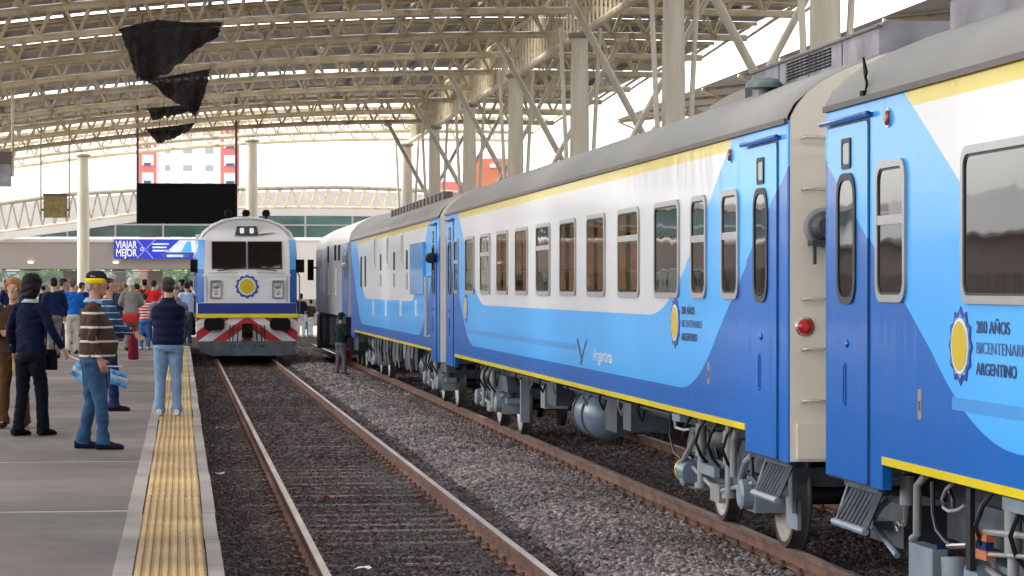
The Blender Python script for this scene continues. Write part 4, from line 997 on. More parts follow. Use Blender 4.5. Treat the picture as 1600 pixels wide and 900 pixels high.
for sx in (-1,1):
    for (z0, z1, mt) in ((2.82,3.72,'lblue'),(1.80,2.815,'blue')):
        m = MB()
        def fy(z): return next(a[1]+(b_[1]-a[1])*(z-a[0])/(b_[0]-a[0]) for a, b_ in zip(FL, FL[1:]) if a[0] <= z <= b_[0])
        for k in range(4):
            za, zc = z0+(z1-z0)*k/4, z0+(z1-z0)*(k+1)/4
            f = lambda z, c: (sx*((1.53 if z < 3.5 else 1.51)-(.225 if c else .0)), fy(z)-.008 if c else fy(z)+.27, z)
            mid = lambda z: (sx*1.49, fy(z)+.085, z)
            m.add([f(za,1),mid(za),mid(zc),f(zc,1)],[(0,1,2,3)]); m.add([mid(za),f(za,0),f(zc,0),mid(zc)],[(0,1,2,3)])
        m.build('cab_pillar', M[mt], Lc)
m = MB(); m.box((-1.5,-.05,1.45),(1.5,.25,1.78)); m.build('blue_band', M['navy2'], Lc)
m = MB(); m.box((-1.55,-.09,1.335),(1.55,.5,1.455)); m.build('yellow_band', M['yellow'], Lc)
chev = bpy.data.materials.new('red and white chevrons'); chev.use_nodes = True; t_ = chev.node_tree; pz = t_.nodes['Principled BSDF']
tc = t_.nodes.new('ShaderNodeTexCoord'); sp = t_.nodes.new('ShaderNodeSeparateXYZ'); lnk(t_, tc.outputs['Object'], sp.inputs[0])
f_ = mth(t_, 'FRACT', mth(t_, 'DIVIDE', mth(t_, 'ADD', mth(t_, 'MULTIPLY', mth(t_, 'ABSOLUTE', sp.outputs[0]), .72), mth(t_, 'ADD', sp.outputs[2], -1.08)), .62))
lnk(t_, mixc(t_, mth(t_, 'LESS_THAN', f_, .5), (.74,.72,.70), (.50,.015,.02)), pz.inputs['Base Color']); pz.inputs['Roughness'].default_value = .4
m = MB(); m.box((-1.54,-.02,.62),(1.54,.45,1.334)); m.build('chevron_panel', chev, Lc)
m = MB(); m.prism([(-1.5,.62),(1.5,.62),(1.42,.30),(1.1,.18),(-1.1,.18),(-1.42,.30)],'xz',-.30,.25); m.build('snow_plough', M['bogie'], Lc)
fy = lambda z: next(a[1]+(b_[1]-a[1])*(z-a[0])/(b_[0]-a[0]) for a, b_ in zip(FL, FL[1:]) if a[0] <= z <= b_[0])
for sx in (-1,1):
    a, c = (.032,1.06)
    m = MB(); xs_ = sorted((sx*a, sx*c)); q = [(xs_[0],fy(2.84)-.02,2.84),(xs_[1],fy(2.84)-.02,2.84),(xs_[1],fy(3.66)-.02,3.66),(xs_[0],fy(3.66)-.02,3.66)]
    m.add(q + [(x,y+.05,z) for x,y,z in q], [(0,1,2,3),(7,6,5,4),(0,4,5,1),(1,5,6,2),(2,6,7,3),(3,7,4,0)]); ws = m.build('windscreen', M['glass'], Lc)
    m = MB(); cs = [(xs_[0],2.84),(xs_[1],2.84),(xs_[1],3.66),(xs_[0],3.66)]
    for (a_, b__) in zip(cs, cs[1:]+cs[:1]): m.bar((a_[0],fy(a_[1])-.026,a_[1]),(b__[0],fy(b__[1])-.026,b__[1]),.028,.028)
    m.build('window_seal', M['gasket'], ws)
    m = MB(); m.tube([(sx*.30,.03,2.70),(sx*.30,-.05,2.70),(sx*1.15,-.05,2.70),(sx*1.15,.03,2.70)], .016, 6); m.build('grab_rail', M['chrome'], Lc)
    m = MB(); m.box((sx*1.22-.008,-.006,1.80),(sx*1.22+.008,.02,2.60)); m.build('panel_seam', M['gutter'], Lc)
    m = MB(); m.bar((sx*.35,.02,2.86),(sx*.9,-.02,2.76),.03,.03); m.build('wiper', M['black'], Lc)
    m = MB(); m.ring(rrect(sx*.94,2.20,.36,.56,.04,2), rrect(sx*.94,2.20,.28,.48,.03,2),'xz',-.04,.1); h_ = m.build('headlight', M['acgrey'], Lc)
    for dz in (-.12,.12):
        m = MB(); m.lathe([(.11,0),(.11,.03),(.03,.05)], (sx*.94,.06,2.20+dz), (0,-1,0), 14); m.build('lens', M['frame'], h_)
    m = MB(); m.prism(rrect(sx*1.0,1.14,.62,.36,.12,3),'xz',-.34,-.0); m.build('buffer_step', M['black'], Lc)
    m = MB(); m.box((sx*1.58-.14,.3,2.72),(sx*1.58+.18,.75,3.12)); m.build('side_mirror', M['black'], Lc)
    for x in (.28,.42,.52):
        m = MB(); m.tube([(sx*x,-.02,1.1),(sx*x,-.16,1.0),(sx*(x+.02),-.2,.6),(sx*(x-.05),-.34,.45)], .022, 6); m.build('hose', M['hose'], Lc)
    m = MB(); m.tube([(sx*1.56,.55,1.3),(sx*1.62,.5,1.5),(sx*1.62,.5,2.6),(sx*1.55,.55,2.75)], .022, 6); m.build('handrail', M['chrome'], Lc)
m = MB(); m.box((-.16,-.42,.72),(.16,.1,1.16)); m.lathe([(.1,0),(.14,.1),(.1,.2)], (0,-.4,.94), (0,-1,0), 12); m.build('coupler', M['black'], Lc)
emblem(Lc, 0, 2.29, .37, -.0, 'N').location = (0,0,0)
m = MB(); m.prism([(-.36,3.86),(.36,3.86),(.30,4.14),(-.30,4.14)],'xz',.32,.62); nb_ = m.build('number_box', M['bogiedark'], Lc)
for sx in (-1,1):
    m = MB(); m.prism(rrect(sx*.15,4.0,.13,.17,.03,2),'xz',.30,.325); m.build('lamp', glow('lit lamp', (1,.97,.9), .04), nb_)
m = MB(); m.prism([(.38,3.90),(.86,3.96),(.42,3.86)],'xz',.36,.5); m.build('dark_scrape', M['ochre'], Lc)
for x in (-.55,.0,.62):
    m = MB(); m.lathe([(.04,0),(.04,.08),(.11,.1),(.13,.2),(.08,.29),(.01,.3)], (x,1.3,4.38), (0,0,1), 12); m.build('horn', M['black'], Lc)
def loco_bogie(t, yc):
    b_ = bpy.data.objects.new('bogie', None); C.objects.link(b_); b_.parent = t; b_.location = (0,yc,0)
    for dy in (-1.8,0,1.8):
        for sx in (-1,1):
            o = link('wheel', WHEEL, b_); o.location = (sx*.862,dy,.5); o.scale = (1,1.08,1.08); o.rotation_euler = (0,0,0 if sx < 0 else math.pi)
    for sx in (-1,1):
        m = MB(); m.prism([(-2.6,.75),(-2.2,.95),(2.2,.95),(2.6,.75),(2.3,.5),(-2.3,.5)],'yz',sx*1.12-.1,sx*1.12+.1); m.build('side_frame', M['bogiedark'], b_)
loco_bogie(Lc, 4.2); loco_bogie(Lc, 16)
m = MB(); m.box((-1.4,7.2,.35),(1.4,13,1.3)); m.build('fuel_tank', M['bogiedark'], Lc)
m = MB(); m.box((-1.45,.6,1.1),(1.45,20.3,1.34)); m.build('underframe', M['dark'], Lc)
m = MB(); m.box((-1.45,20.4,1.34),(1.45,20.5,4.3)); m.build('rear_wall', M['silver'], Lc)
# second locomotive, rear of the coach train
Ld = thing('locomotive', 'silver sided diesel locomotive with louvres beyond the coaches on the right track', 'locomotive', (6.095, 71.0, 0))
m = MB(); m.box((-1.54,0,1.45),(1.54,17.2,3.5)); m.build('body', M['lsilver'], Ld)
rp = [(-1.54,3.5),(-1.48,3.75),(-1.3,3.98),(-.9,4.2),(-.4,4.3),(0,4.32)]; rp = rp + [(-x,z) for x,z in reversed(rp[:-1])]
m = MB(); m.prism(rp,'xz',.02,17.1); m.build('roof', M['silver'], Ld, True)
m = MB(); m.box((SX-.012,.1,1.45),(SX+.01,2.6,3.49)); m.build('blue_cab_side', M['blue'], Ld)
m = MB(); m.box((SX-.02,.6,2.5),(SX,1.6,3.25)); m.build('cab_window', M['glass'], Ld)
m = MB(); m.lathe([(.09,0),(.09,.1),(.06,.14)], (SX-.11,.2,2.85), (0,-1,0), 16); m.build('side_lamp', M['pipe'], Ld)
for (u, a, b_, w_) in ((513,385,410,.5),(524,383,407,.7),(530,383,407,.6)):
    p = sidept(u,a,4.55)-Ld.location; q = sidept(u,b_,4.55)-Ld.location; m = MB(); m.box((SX-.02,p.y-w_/2,q.z),(SX,p.y+w_/2,p.z)); m.build('vent_slot', M['black'], Ld)
for u in (502,514,526):
    for k in range(12):
        p = sidept(u,421+k*3.5,4.55)-Ld.location; m = MB(); m.box((SX-.03,p.y-.38,p.z-.02),(SX,p.y+.38,p.z+.022)); m.build('louvre', M['white'], Ld)
m = MB(); m.box((-1.46,2.5,.35),(1.46,16.8,1.449)); m.build('fuel_tank', M['dark'], Ld)
m = MB(); m.box((-1.5,16.9,.2),(1.5,17.4,1.1)); m.build('snow_plough', M['ochre'], Ld)
for y in (4.5,8,11.5,15): 
    m = MB(); m.box((-1.53,y,.5),(-1.44,y+1.6,1.35)); m.build('battery_box', M['bogiedark'], Ld)
loco_bogie(Ld, 3.2); loco_bogie(Ld, 14.2)
m = MB(); m.box((-1.86,16.4,2.5),(-1.66,16.6,3.2)); m.box((-1.66,16.45,2.9),(-1.54,16.55,2.95)); m.build('side_mirror', M['black'], Ld)

# ------------------------------------------------------------------ hanging things
sy = 102.5 + .9
p0, p1 = at(214,349,sy), at(370,287,sy)
sc = thing('hanging_screen', 'large black unlit display board hung from the roof above the platform track', 'display board', (p0.x,sy,p0.z))
m = MB(); m.box((0,0,0),(p1.x-p0.x,.35,p1.z-p0.z)); m.build('cabinet', M['black'], sc)
m = MB(); m.box((.08,-.012,.08),(p1.x-p0.x-.08,0,p1.z-p0.z-.08)); m.build('panel', M['screen'], sc)
for x in (.02, p1.x-p0.x-.02):
    m = MB(); m.tube([(x,.15,-.0),(x,.15,arch(p0.x+x)+.9-p0.z)], .05, 8); m.build('hanger_rod', M['gutter'], sc)
p0, p1 = at(68,340,96.9), at(105,306,96.9)
sg = thing('hanging_sign', 'small ochre sign box hung on two thin rods left of the column', 'sign', (p0.x,96.9,p0.z))
m = MB(); m.box((0,0,0),(p1.x-p0.x,.2,p1.z-p0.z)); m.build('box', M['ochre'], sg)
m = MB(); m.box((-.02,-.02,p1.z-p0.z),(p1.x-p0.x+.02,.22,p1.z-p0.z+.08)); m.build('top_cap', M['gutter'], sg)
for x in (-.10, p1.x-p0.x+.07):
    m = MB(); m.tube([(x,.1,0),(x,.1,arch(p0.x)+.2-p0.z)], .03, 6); m.build('hanger_rod', M['dirt_steel'], sg)
    m = MB(); m.box((min(x,.0),.06,.25),(max(x,p1.x-p0.x),.14,.33)); m.build('bracket', M['gutter'], sg)
p0, p1 = at(-60,291,77.9), at(17,238,77.9)
sg = thing('hanging_sign', 'dark grey sign hung on a long rod at the left edge', 'sign', (p0.x,77.9,p0.z))
m = MB(); m.box((0,0,0),(p1.x-p0.x,.2,p1.z-p0.z)); m.build('box', M['acgrey'], sg)
m = MB(); m.box((-.01,-.03,p1.z-p0.z-.35),(p1.x-p0.x+.02,.0,p1.z-p0.z+.02)); m.build('header', M['gutter'], sg)
m = MB(); m.tube([(p1.x-p0.x+.05,.1,.3),(p1.x-p0.x+.05,.1,arch(p1.x)+.9-p0.z)], .05, 8); m.build('hanger_rod', M['cream'], sg)
def net(D, top, bot, label, seed):
    """a torn sheet hanging from a truss: top and bottom outlines in picture points"""
    t = thing('torn_net', label, 'shade net', (0, D, 0)); rr = random.Random(seed); nx, nz = 26, 12
    def along(L, f):
        k = f*(len(L)-1); i = min(int(k), len(L)-2); a, b_ = L[i], L[i+1]; return (a[0]+(b_[0]-a[0])*(k-i), a[1]+(b_[1]-a[1])*(k-i))
    vs = []
    for j in range(nz+1):
        for i in range(nx+1):
            a, b_ = along(top, i/nx), along(bot, i/nx); q = j/nz; u = a[0]+(b_[0]-a[0])*q; v = a[1]+(b_[1]-a[1])*q
            e_ = rr.uniform(-.05,.02) if j == nz else 0; p = at(u, v, D); sag = .24*math.sin(i*.55+seed+q*2.4)*q + .07*math.sin(i*1.7+q*4+seed); vs.append((p.x + (rr.uniform(-.02,.02) if i in (0,nx) else 0), sag*(.35+q) - .14, p.z + e_))
    m = MB(); m.add(vs, [(j*(nx+1)+i, j*(nx+1)+i+1, (j+1)*(nx+1)+i+1, (j+1)*(nx+1)+i) for j in range(nz) for i in range(nx)])
    for k in range(7):
        b_ = vs[nz*(nx+1) + int((k+.5)*nx/7)]; h = rr.uniform(.06,.28); th_ = MB(); th_.tube([b_, (b_[0]+rr.uniform(-.03,.03), b_[1]+.02, b_[2]-h*.5), (b_[0]+rr.uniform(-.06,.06), b_[1], b_[2]-h)], .006, 4); th_.build('loose_thread', M['net'], t)
    for k in (0, nx//3, 2*nx//3, nx):
        b_ = vs[k]; th_ = MB(); th_.tube([(b_[0], b_[1], b_[2]-.05), (b_[0]+.02, 0, b_[2]+.22)], .012, 5); th_.build('tie_cord', M['net'], t)
    o = m.build('cloth', M['net'], t, True); md = o.modifiers.new('thick', 'SOLIDIFY'); md.thickness = .006
net(64.8, [(187,46),(215,38),(246,32),(300,36),(347,35)], [(214,123),(222,121),(262,118),(298,82),(340,60)], 'largest torn black net hanging from a roof truss', 1)
net(77.4, [(218,124),(250,122),(290,115),(328,108)], [(240,132),(270,158),(306,182),(322,142)], 'second torn black net with a pointed corner, below the largest one', 2)
net(90.0, [(231,170),(270,166),(314,164)], [(238,189),(262,182),(308,172)], 'third narrow strip of torn black net', 3)
net(96.3, [(228,202),(262,198),(306,192)], [(246,224),(268,218),(296,203)], 'lowest torn black net strip just above the black screen', 4)

# ------------------------------------------------------------------ people
def remesh(mb, mats, voxel, smooth_it=5, name='m', wr=0, seed=0):
    me = mb.mesh(name, mats if isinstance(mats, list) else [mats]); o = bpy.data.objects.new(name, me)
    r = o.modifiers.new('r', 'REMESH'); r.mode = 'VOXEL'; r.voxel_size = voxel; r.use_smooth_shade = True
    s = o.modifiers.new('s', 'SMOOTH'); s.factor = .5; s.iterations = smooth_it
    out = evaluated(o); bpy.data.meshes.remove(me); out.name = name; out.materials.clear()
    for mt in (mats if isinstance(mats, list) else [mats]): out.materials.append(mt)
    if wr:
        import numpy as np
        n = len(out.vertices); co = np.empty(n*3); out.vertices.foreach_get('co', co); co = co.reshape(-1,3)
        nr = np.empty(n*3); out.vertices.foreach_get('normal', nr); nr = nr.reshape(-1,3)
        rg = np.random.default_rng(int(abs(seed)*10) % 9999); d = np.zeros(n)
        for k in range(7):
            w_ = rg.normal(0,1,3)*np.array([9,9,16])*(1+.35*k); d += np.sin(co @ w_ + rg.uniform(0,6.28) + 1.5*np.sin(co @ rg.normal(0,8,3)))/(1+.3*k)
        d = -np.abs(d)*.55 + .25*d; out.vertices.foreach_set('co', (co + nr*(d*wr*.8)[:,None]).ravel())
    out.polygons.foreach_set('use_smooth', [True]*len(out.polygons)); return out
def vstack(mb, L, n=18):              # (z, rx, ry, x, y)
    mb.loft([((x,y,z),(rx,0,0),(0,ry,0)) for z, rx, ry, x, y in L], n)
def limb(mb, pts, rs, n=12, flat=1):  # tapered round limb
    pts = [Vector(p) for p in pts]; P = []; Rr = []
    for i in range(len(pts)-1):
        for k in range(4): P.append(pts[i].lerp(pts[i+1], k/4)); Rr.append(rs[i]+(rs[i+1]-rs[i])*k/4)
    P.append(pts[-1]); Rr.append(rs[-1])
    for _ in range(2): P = [P[0]] + [(P[i-1]+P[i]*2+P[i+1])/4 for i in range(1,len(P)-1)] + [P[-1]]
    mb.tube(P, Rr, n)
def hand(mb, wrist, d, thumb, curl, sgn, s=1.0):
    d = Vector(d).normalized(); t = Vector(thumb); t = (t - d*t.dot(d)).normalized(); n = d.cross(t).normalized()*sgn   # n: out of the palm
    W = Vector(wrist)
    mb.loft([(W + d*a*s, t*r1*s, n*r2*s) for a, r1, r2 in ((-.02,.026,.02),(.02,.034,.018),(.06,.041,.017),(.088,.040,.014))], 12)
    for k, (off, L) in enumerate(((.030,.072),(.010,.080),(-.011,.075),(-.031,.058))):
        p = W + (d*.085 + t*off)*s; c = curl + .08*k; q1 = p + (d*math.cos(c*.5) + n*math.sin(c*.5))*L*.45*s; q2 = q1 + (d*math.cos(c*1.2) + n*math.sin(c*1.2))*L*.32*s; q3 = q2 + (d*math.cos(c*1.7)+n*math.sin(c*1.7))*L*.25*s
        mb.tube([p - d*.02*s, p, q1, q2, q3], [.0095*s,.0095*s,.009*s,.0082*s,.007*s], 7)
    p = W + (d*.025 + t*.028)*s; q1 = p + (d*.6 + t*.75 + n*.15).normalized()*.038*s; q2 = q1 + (d*.9 + t*.3 + n*.3).normalized()*.032*s
    mb.tube([p - t*.01*s, p, q1, q2], [.013*s,.0125*s,.011*s,.008*s], 7)
SK = {}
def skin(c):
    k = tuple(round(x,3) for x in c)
    if k not in SK: SK[k] = mat('skin', c, .5, var=.12, scale=14)
    return SK[k]
CL = {}
def cloth(c, bump=.25, sc=9):
    k = tuple(round(x,3) for x in c)
    if k not in CL: CL[k] = mat('cloth', c, .85, spec=.12, var=.22, scale=5, bump=bump, bscale=sc, detail=6)
    return CL[k]
def striped(base, stripe, period, duty, off=0):
    m = mat('striped knit', base, .9, var=0, spec=.12); t = m.node_tree; p = t.nodes['Principled BSDF']
    tc = t.nodes.new('ShaderNodeTexCoord'); sp = t.nodes.new('ShaderNodeSeparateXYZ'); lnk(t, tc.outputs['Object'], sp.inputs[0])
    n = t.nodes.new('ShaderNodeTexNoise'); n.inputs['Scale'].default_value = 6; lnk(t, tc.outputs['Object'], n.inputs['Vector'])
    z = mth(t, 'ADD', mth(t, 'MULTIPLY_ADD', n.outputs['Fac'], .018, sp.outputs[2]), off)
    f = mth(t, 'FRACT', mth(t, 'DIVIDE', z, period)); lnk(t, mixc(t, mth(t, 'LESS_THAN', f, duty), base, stripe), p.inputs['Base Color'])
    b = t.nodes.new('ShaderNodeBump'); b.inputs['Strength'].default_value = .3; b.inputs['Distance'].default_value = .02; n.inputs['Detail'].default_value = 5
    lnk(t, n.outputs['Fac'], b.inputs['Height']); lnk(t, b.outputs[0], p.inputs['Normal']); return m
HAIR = {}
def hairm(c):
    k = tuple(c)
    if k not in HAIR: HAIR[k] = mat('hair', c, .6, spec=.15, var=.3, scale=30, bump=.5, bscale=60, stretch=(1,1,.25))
    return HAIR[k]
ARM = {'down': ((.265,-.03,1.14),(.275,.05,.90)), 'front': ((.27,.0,1.14),(.16,.22,1.08)), 'photo': ((.215,.22,1.22),(.08,.27,1.50)),
       'back': ((.26,-.06,1.14),(.25,-.03,.90)), 'wide': ((.30,-.02,1.16),(.33,.14,.96)), 'bag': ((.25,.08,1.13),(.22,.30,1.00)), 'fold': ((.25,.08,1.15),(.02,.20,1.13)), 'raise': ((.34,.20,1.34),(.30,.36,1.50))}
def person(label, pos, H, face, top, legs, hair, sk=(.42,.22,.14), arms=('down','down'), shoes=(.015,.013,.012), girth=1.0, belly=0, fine=False, hairstyle='short', step=.06,
           sleeve=None, vest=False, coat=0, cap=None, group=None, turn=0, collar=None, wide=1.0, glasses=False, scarf=None):
    s = H/1.75; t = thing('person', label, 'person', pos, R(face), group); t.scale = (s,s,s)
    v = .0085 if fine else .02; vc = .0105 if fine else .024; sm = 4 if fine else 2
    sk_m = skin(sk); g = girth
    B = MB(); hy = .03 + belly*.1
    # head and neck
    Rt = Matrix.Rotation(R(turn), 3, 'Z'); hc = Vector((0,.035,0))
    def hd(x, y, z): p = Rt @ Vector((x,y,0)); return (p.x, p.y + .035, z)
    secs = []
    for z, rx, ry, oy in ((1.525,.030,.034,.062),(1.54,.046,.055,.036),(1.565,.058,.075,.018),(1.60,.066,.088,.006),(1.64,.072,.094,.0),(1.675,.075,.097,-.002),(1.705,.072,.094,-.004),(1.73,.058,.078,-.006),(1.746,.035,.046,-.008),(1.752,.012,.016,-.008)):
        secs.append((Vector(hd(0,oy,z)), Rt @ Vector((rx,0,0)), Rt @ Vector((0,ry,0))))
    B.loft(secs, 18)
    B.loft([((0,-.005,1.40),(.075,0,0),(0,.07,0)),((0,.005,1.47),(.058,0,0),(0,.060,0)),((0,.018,1.54),(.052,0,0),(0,.058,.0)),((0,.022,1.59),(.05,0,0),(0,.055,0))], 14)
    Q = Matrix.Rotation(R(turn), 3, 'Z')
    B.ell(hd(0,.098,1.625), (.014,.022,.024), 8, 0, Q); B.ell(hd(0,.088,1.650), (.010,.014,.03), 8, 0, Q)      # nose
    for q in (-1,1):
        B.ell(hd(q*.074,.0,1.632), (.010,.022,.034), 8, 0, Q); B.ell(hd(q*.032,.078,1.682), (.028,.014,.010), 8, 0, Q); B.ell(hd(q*.036,.066,1.622), (.022,.022,.02), 8, 0, Q)
    B.ell(hd(0,.084,1.583), (.024,.014,.007), 8, 0, Q); B.ell(hd(0,.082,1.570), (.02,.014,.008), 8, 0, Q); B.ell(hd(0,.075,1.542), (.024,.022,.018), 8, 0, Q)
    # torso core, arms, hands, legs
    vstack(B, [(.84,.13*g,.09,0,0),(.95,.14*g,.095,0,.0),(1.08,.125*g,.085,0,.01+belly*.3),(1.25,.145*g,.095,0,.01),(1.38,.14,.085,0,-.005),(1.44,.07,.06,0,-.005)], 16)
    J = {}
    for q, key in ((1, arms[0]), (-1, arms[1])):
        e, w_ = ARM[key]; e = Vector((q*e[0]*(1 if key == 'down' else 1)*(1+.5*(g-1)), e[1], e[2])); w_ = Vector((q*w_[0]*(1+.5*(g-1)), w_[1], w_[2])); sh = Vector((q*.185*wide, -.01, 1.405)); J[q] = (sh, e, w_, key)
        limb(B, [(q*.10,-.005,1.40), sh, e, w_], [.05,.046,.036,.026], 10)
        d = (w_-e).normalized(); th = Vector((-q*.15,1,0)) if key in ('down','back','wide') else Vector((-q*.3,0,1))
        hand(B, w_, d + (Vector((0,.15,0)) if key == 'down' else Vector((0,0,0))), th, .55, -q if key in ('down','back','wide') else q, 1.12 if not fine else 1.05)
    ft = {1: Vector((.10*g, step, .0)), -1: Vector((-.10*g, -step, .0))}
    for q in (1,-1):
        hip = Vector((q*.088*g, 0, .90)); an = ft[q] + Vector((0,0,.09)); kn = hip.lerp(an,.5) + Vector((0,.03,0))
        limb(B, [hip, kn, an], [.075,.05,.038], 10); B.ell(an + Vector((0,.05,-.04)), (.035,.10,.035), 8)
    body = link('body', remesh(B, sk_m, v, sm, 'body'), t)
    # shoes
    for q in (1,-1):
        m = MB(); a = ft[q]; m.loft([(a+Vector((0,-.085,.045)),(.030,0,0),(0,.0,.035)),(a+Vector((0,-.06,.05)),(.040,0,0),(0,.0,.048)),(a+Vector((0,.0,.055)),(.044,0,0),(0,.0,.052)),(a+Vector((0,.09,.040)),(.050,0,0),(0,0,.038)),(a+Vector((0,.16,.030)),(.046,0,0),(0,0,.028)),(a+Vector((0,.195,.022)),(.028,0,0),(0,0,.018))], 12)
        m.build('shoe', cloth(shoes, 0), t, True)
    # trousers
    m = MB(); bw = .155*g
    vstack(m, [(.80,bw*.9,.115,0,-.005),(.88,bw*1.06,.132+.2*belly*.3,0,-.012+belly*.1),(.98,bw*1.0,.122+belly*.35,0,belly*.2),(1.05,bw*.93,.112+belly*.45,0,belly*.35)], 18)
    for q in (1,-1):
        hip = Vector((q*.085*g, -.005, .88)); an = ft[q] + Vector((0,-.005,.045)); kn = hip.lerp(an,.5) + Vector((0,.028,0))
        P, Rr = [], []; rr = random.Random(int(pos[1]*10)+q)
        for k in range(15):
            f = k/14; p = hip.lerp(kn, f*2) if f < .5 else kn.lerp(an, f*2-1); P.append(p)
            base = .100*g + (.072-.100*g)*min(1,f*1.8) if f < .56 else .072 - .004*math.sin((f-.56)*7)
            wr = rr.uniform(-.006,.006)*(1.2 if f > .75 or .4 < f < .58 else .4); Rr.append(base + wr + (.006 if f > .9 else 0))
        m.tube(P, Rr, 14)
    link('trousers', remesh(m, cloth(legs), vc, sm, 'trousers', .010, pos[1]), t)
    # top
    m = MB(); zb_ = .90 - coat; k = 1.0
    tor = [(zb_,.172*g,.132+belly*.75,0,belly*.55),(.98,.170*g,.135+belly*.9,0,belly*.75),(1.08,.165*g,.132+belly,0,.005+belly*.8),(1.20,.170*g,.132+belly*.6,0,.008+belly*.45),(1.32,.178*g*wide,.128,0,.0),(1.39,.168*wide,.108,0,-.01),(1.435,.115,.085,0,-.010),(1.465,.070,.068,0,.0)]
    if vest:
        z = zb_; L = []
        while z < 1.40:
            a = next(i for i in range(len(tor)-1) if tor[i][0] <= z <= tor[i+1][0]); f = (z-tor[a][0])/(tor[a+1][0]-tor[a][0]); w_ = .013*abs(math.sin((z-zb_)/.105*math.pi))
            L.append((z, tor[a][1]+(tor[a+1][1]-tor[a][1])*f+w_+.012, tor[a][2]+(tor[a+1][2]-tor[a][2])*f+w_+.012, 0, tor[a][4]+(tor[a+1][4]-tor[a][4])*f)); z += .0175
        L += [(1.43,.12,.09,0,-.01),(1.475,.078,.075,0,.0),(1.50,.072,.072,0,.005)]; vstack(m, L, 22)
        link('vest', remesh(m, top, vc*.8, 2, 'vest', .007, pos[1]), t); m = MB()
        vstack(m, [(1.30,.15,.10,0,0),(1.42,.12,.08,0,0)])
    else: vstack(m, tor, 20)
    tw = .0
    for q in (1,-1):
        sh, e, w_, key = J[q]
        rr = random.Random(int(pos[1]*7)+q); P = [Vector((q*.09,-.008,1.385)), sh, sh.lerp(e,.5), e, e.lerp(w_,.5), w_ + (w_-e).normalized()*-.01]
        limb(m, P, [.060,.058,.054,.048,.044,.040] if vest else [.072,.073,.066,.056,.050,.046], 12)
    link('sleeves' if vest else 'top', remesh(m, sleeve if (vest and sleeve) else top, vc, sm, 'top', .012, pos[1]), t)
    if collar:
        m = MB(); n = 20; vs = []
        for j in range(n):
            a = 2*math.pi*j/n; vs += [(.070*math.cos(a), .004+.072*math.sin(a), 1.495+.012*math.sin(-a)), (.102*math.cos(a), -.004+.098*math.sin(a), 1.455+.010*math.sin(-a))]
        m.add(vs, [(2*j,2*j+1,(2*j+3)%(2*n),(2*j+2)%(2*n)) for j in range(n)]); o = m.build('collar', cloth(collar), t, True); md = o.modifiers.new('thick','SOLIDIFY'); md.thickness = .014
    # hair
    m = MB(); hc = lambda y, z: Vector(hd(0,y,z))
    if hairstyle == 'short':
        m.ell(hc(-.020,1.690), (.090,.098,.083), 16, 0, Q); m.ell(hc(-.045,1.63), (.086,.068,.080), 14, 0, Q)
    elif hairstyle == 'bob':
        m.ell(hc(-.02,1.69), (.118,.122,.100), 16, 0, Q); m.ell(hc(-.045,1.62), (.128,.105,.115), 14, 0, Q); m.ell(hc(-.06,1.55), (.112,.08,.07), 14, 0, Q)
    elif hairstyle == 'soft':
        m.ell(hc(-.012,1.712), (.102,.108,.078), 16, 0, Q); m.ell(hc(-.045,1.63), (.094,.072,.09), 14, 0, Q)
        for q in (-1,1): m.ell(hd(q*.084,.02,1.655), (.026,.042,.065), 10, 0, Q)
    link('hair', remesh(m, hairm(hair), vc*.7, 2, 'hair', .008, pos[0]*9), t)
    if fine:
        for q in (-1,1):
            m = MB(); m.ell(hd(q*.032,.083,1.655), (.013,.009,.007), 8, 0, Q); m.build('eye', M['white'], t, True)
            m = MB(); m.ell(hd(q*.032,.090,1.655), (.006,.005,.006), 8, 0, Q); m.build('iris', M['black'], t, True)
    if glasses:
        m = MB()
        for q in (-1,1): m.tube([hd(q*.034+.024*math.cos(a*.5236), .106, 1.652+.019*math.sin(a*.5236)) for a in range(13)], .0025, 5); m.tube([hd(q*.058,.104,1.655),hd(q*.078,.0,1.65)], .0025, 5)
        m.tube([hd(-.01,.107,1.655),hd(.01,.107,1.655)], .0025, 5); m.build('glasses', M['chrome'], t)
    if cap:
        m = MB(); m.loft([(hc(-.008,z), Q @ Vector((rx,0,0)), Q @ Vector((0,ry,0))) for z, rx, ry in ((1.682,.084,.106),(1.71,.086,.106),(1.74,.078,.096),(1.765,.055,.07),(1.775,.02,.025))], 18)
        m.loft([(hc(.08,1.690), Q @ Vector((.066,0,0)), Q @ Vector((0,.0,.008))),(hc(.13,1.690), Q @ Vector((.060,0,0)), Q @ Vector((0,0,.007))),(hc(.168,1.682), Q @ Vector((.030,0,0)), Q @ Vector((0,0,.006)))], 12)
        link('cap', remesh(m, cloth(cap), vc*.6, 2, 'cap'), t)
    if scarf:
        m = MB(); m.loft([(hc(-.010,z), Q @ Vector((rx,0,0)), Q @ Vector((0,ry,0))) for z, rx, ry in ((1.640,.086,.094),(1.66,.094,.106),(1.69,.095,.112),(1.697,.088,.105))], 20)
        m.loft([(hc(-.095,1.645), Q @ Vector((.03,0,0)), Q @ Vector((0,.012,0))),(hc(-.105,1.60), Q @ Vector((.024,0,0)), Q @ Vector((0,.01,0)))], 10)
        link('head_scarf', remesh(m, cloth(scarf), vc*.7, 2, 'head_scarf'), t)
    return t, J, s
def wpos(t, J, q, s, ext=.09):
    sh, e, w_, key = J[q]; p = w_ + (w_-e).normalized()*ext; p = Matrix.Rotation(t.rotation_euler.z,3,'Z') @ (p*s); return Vector(t.location) + p
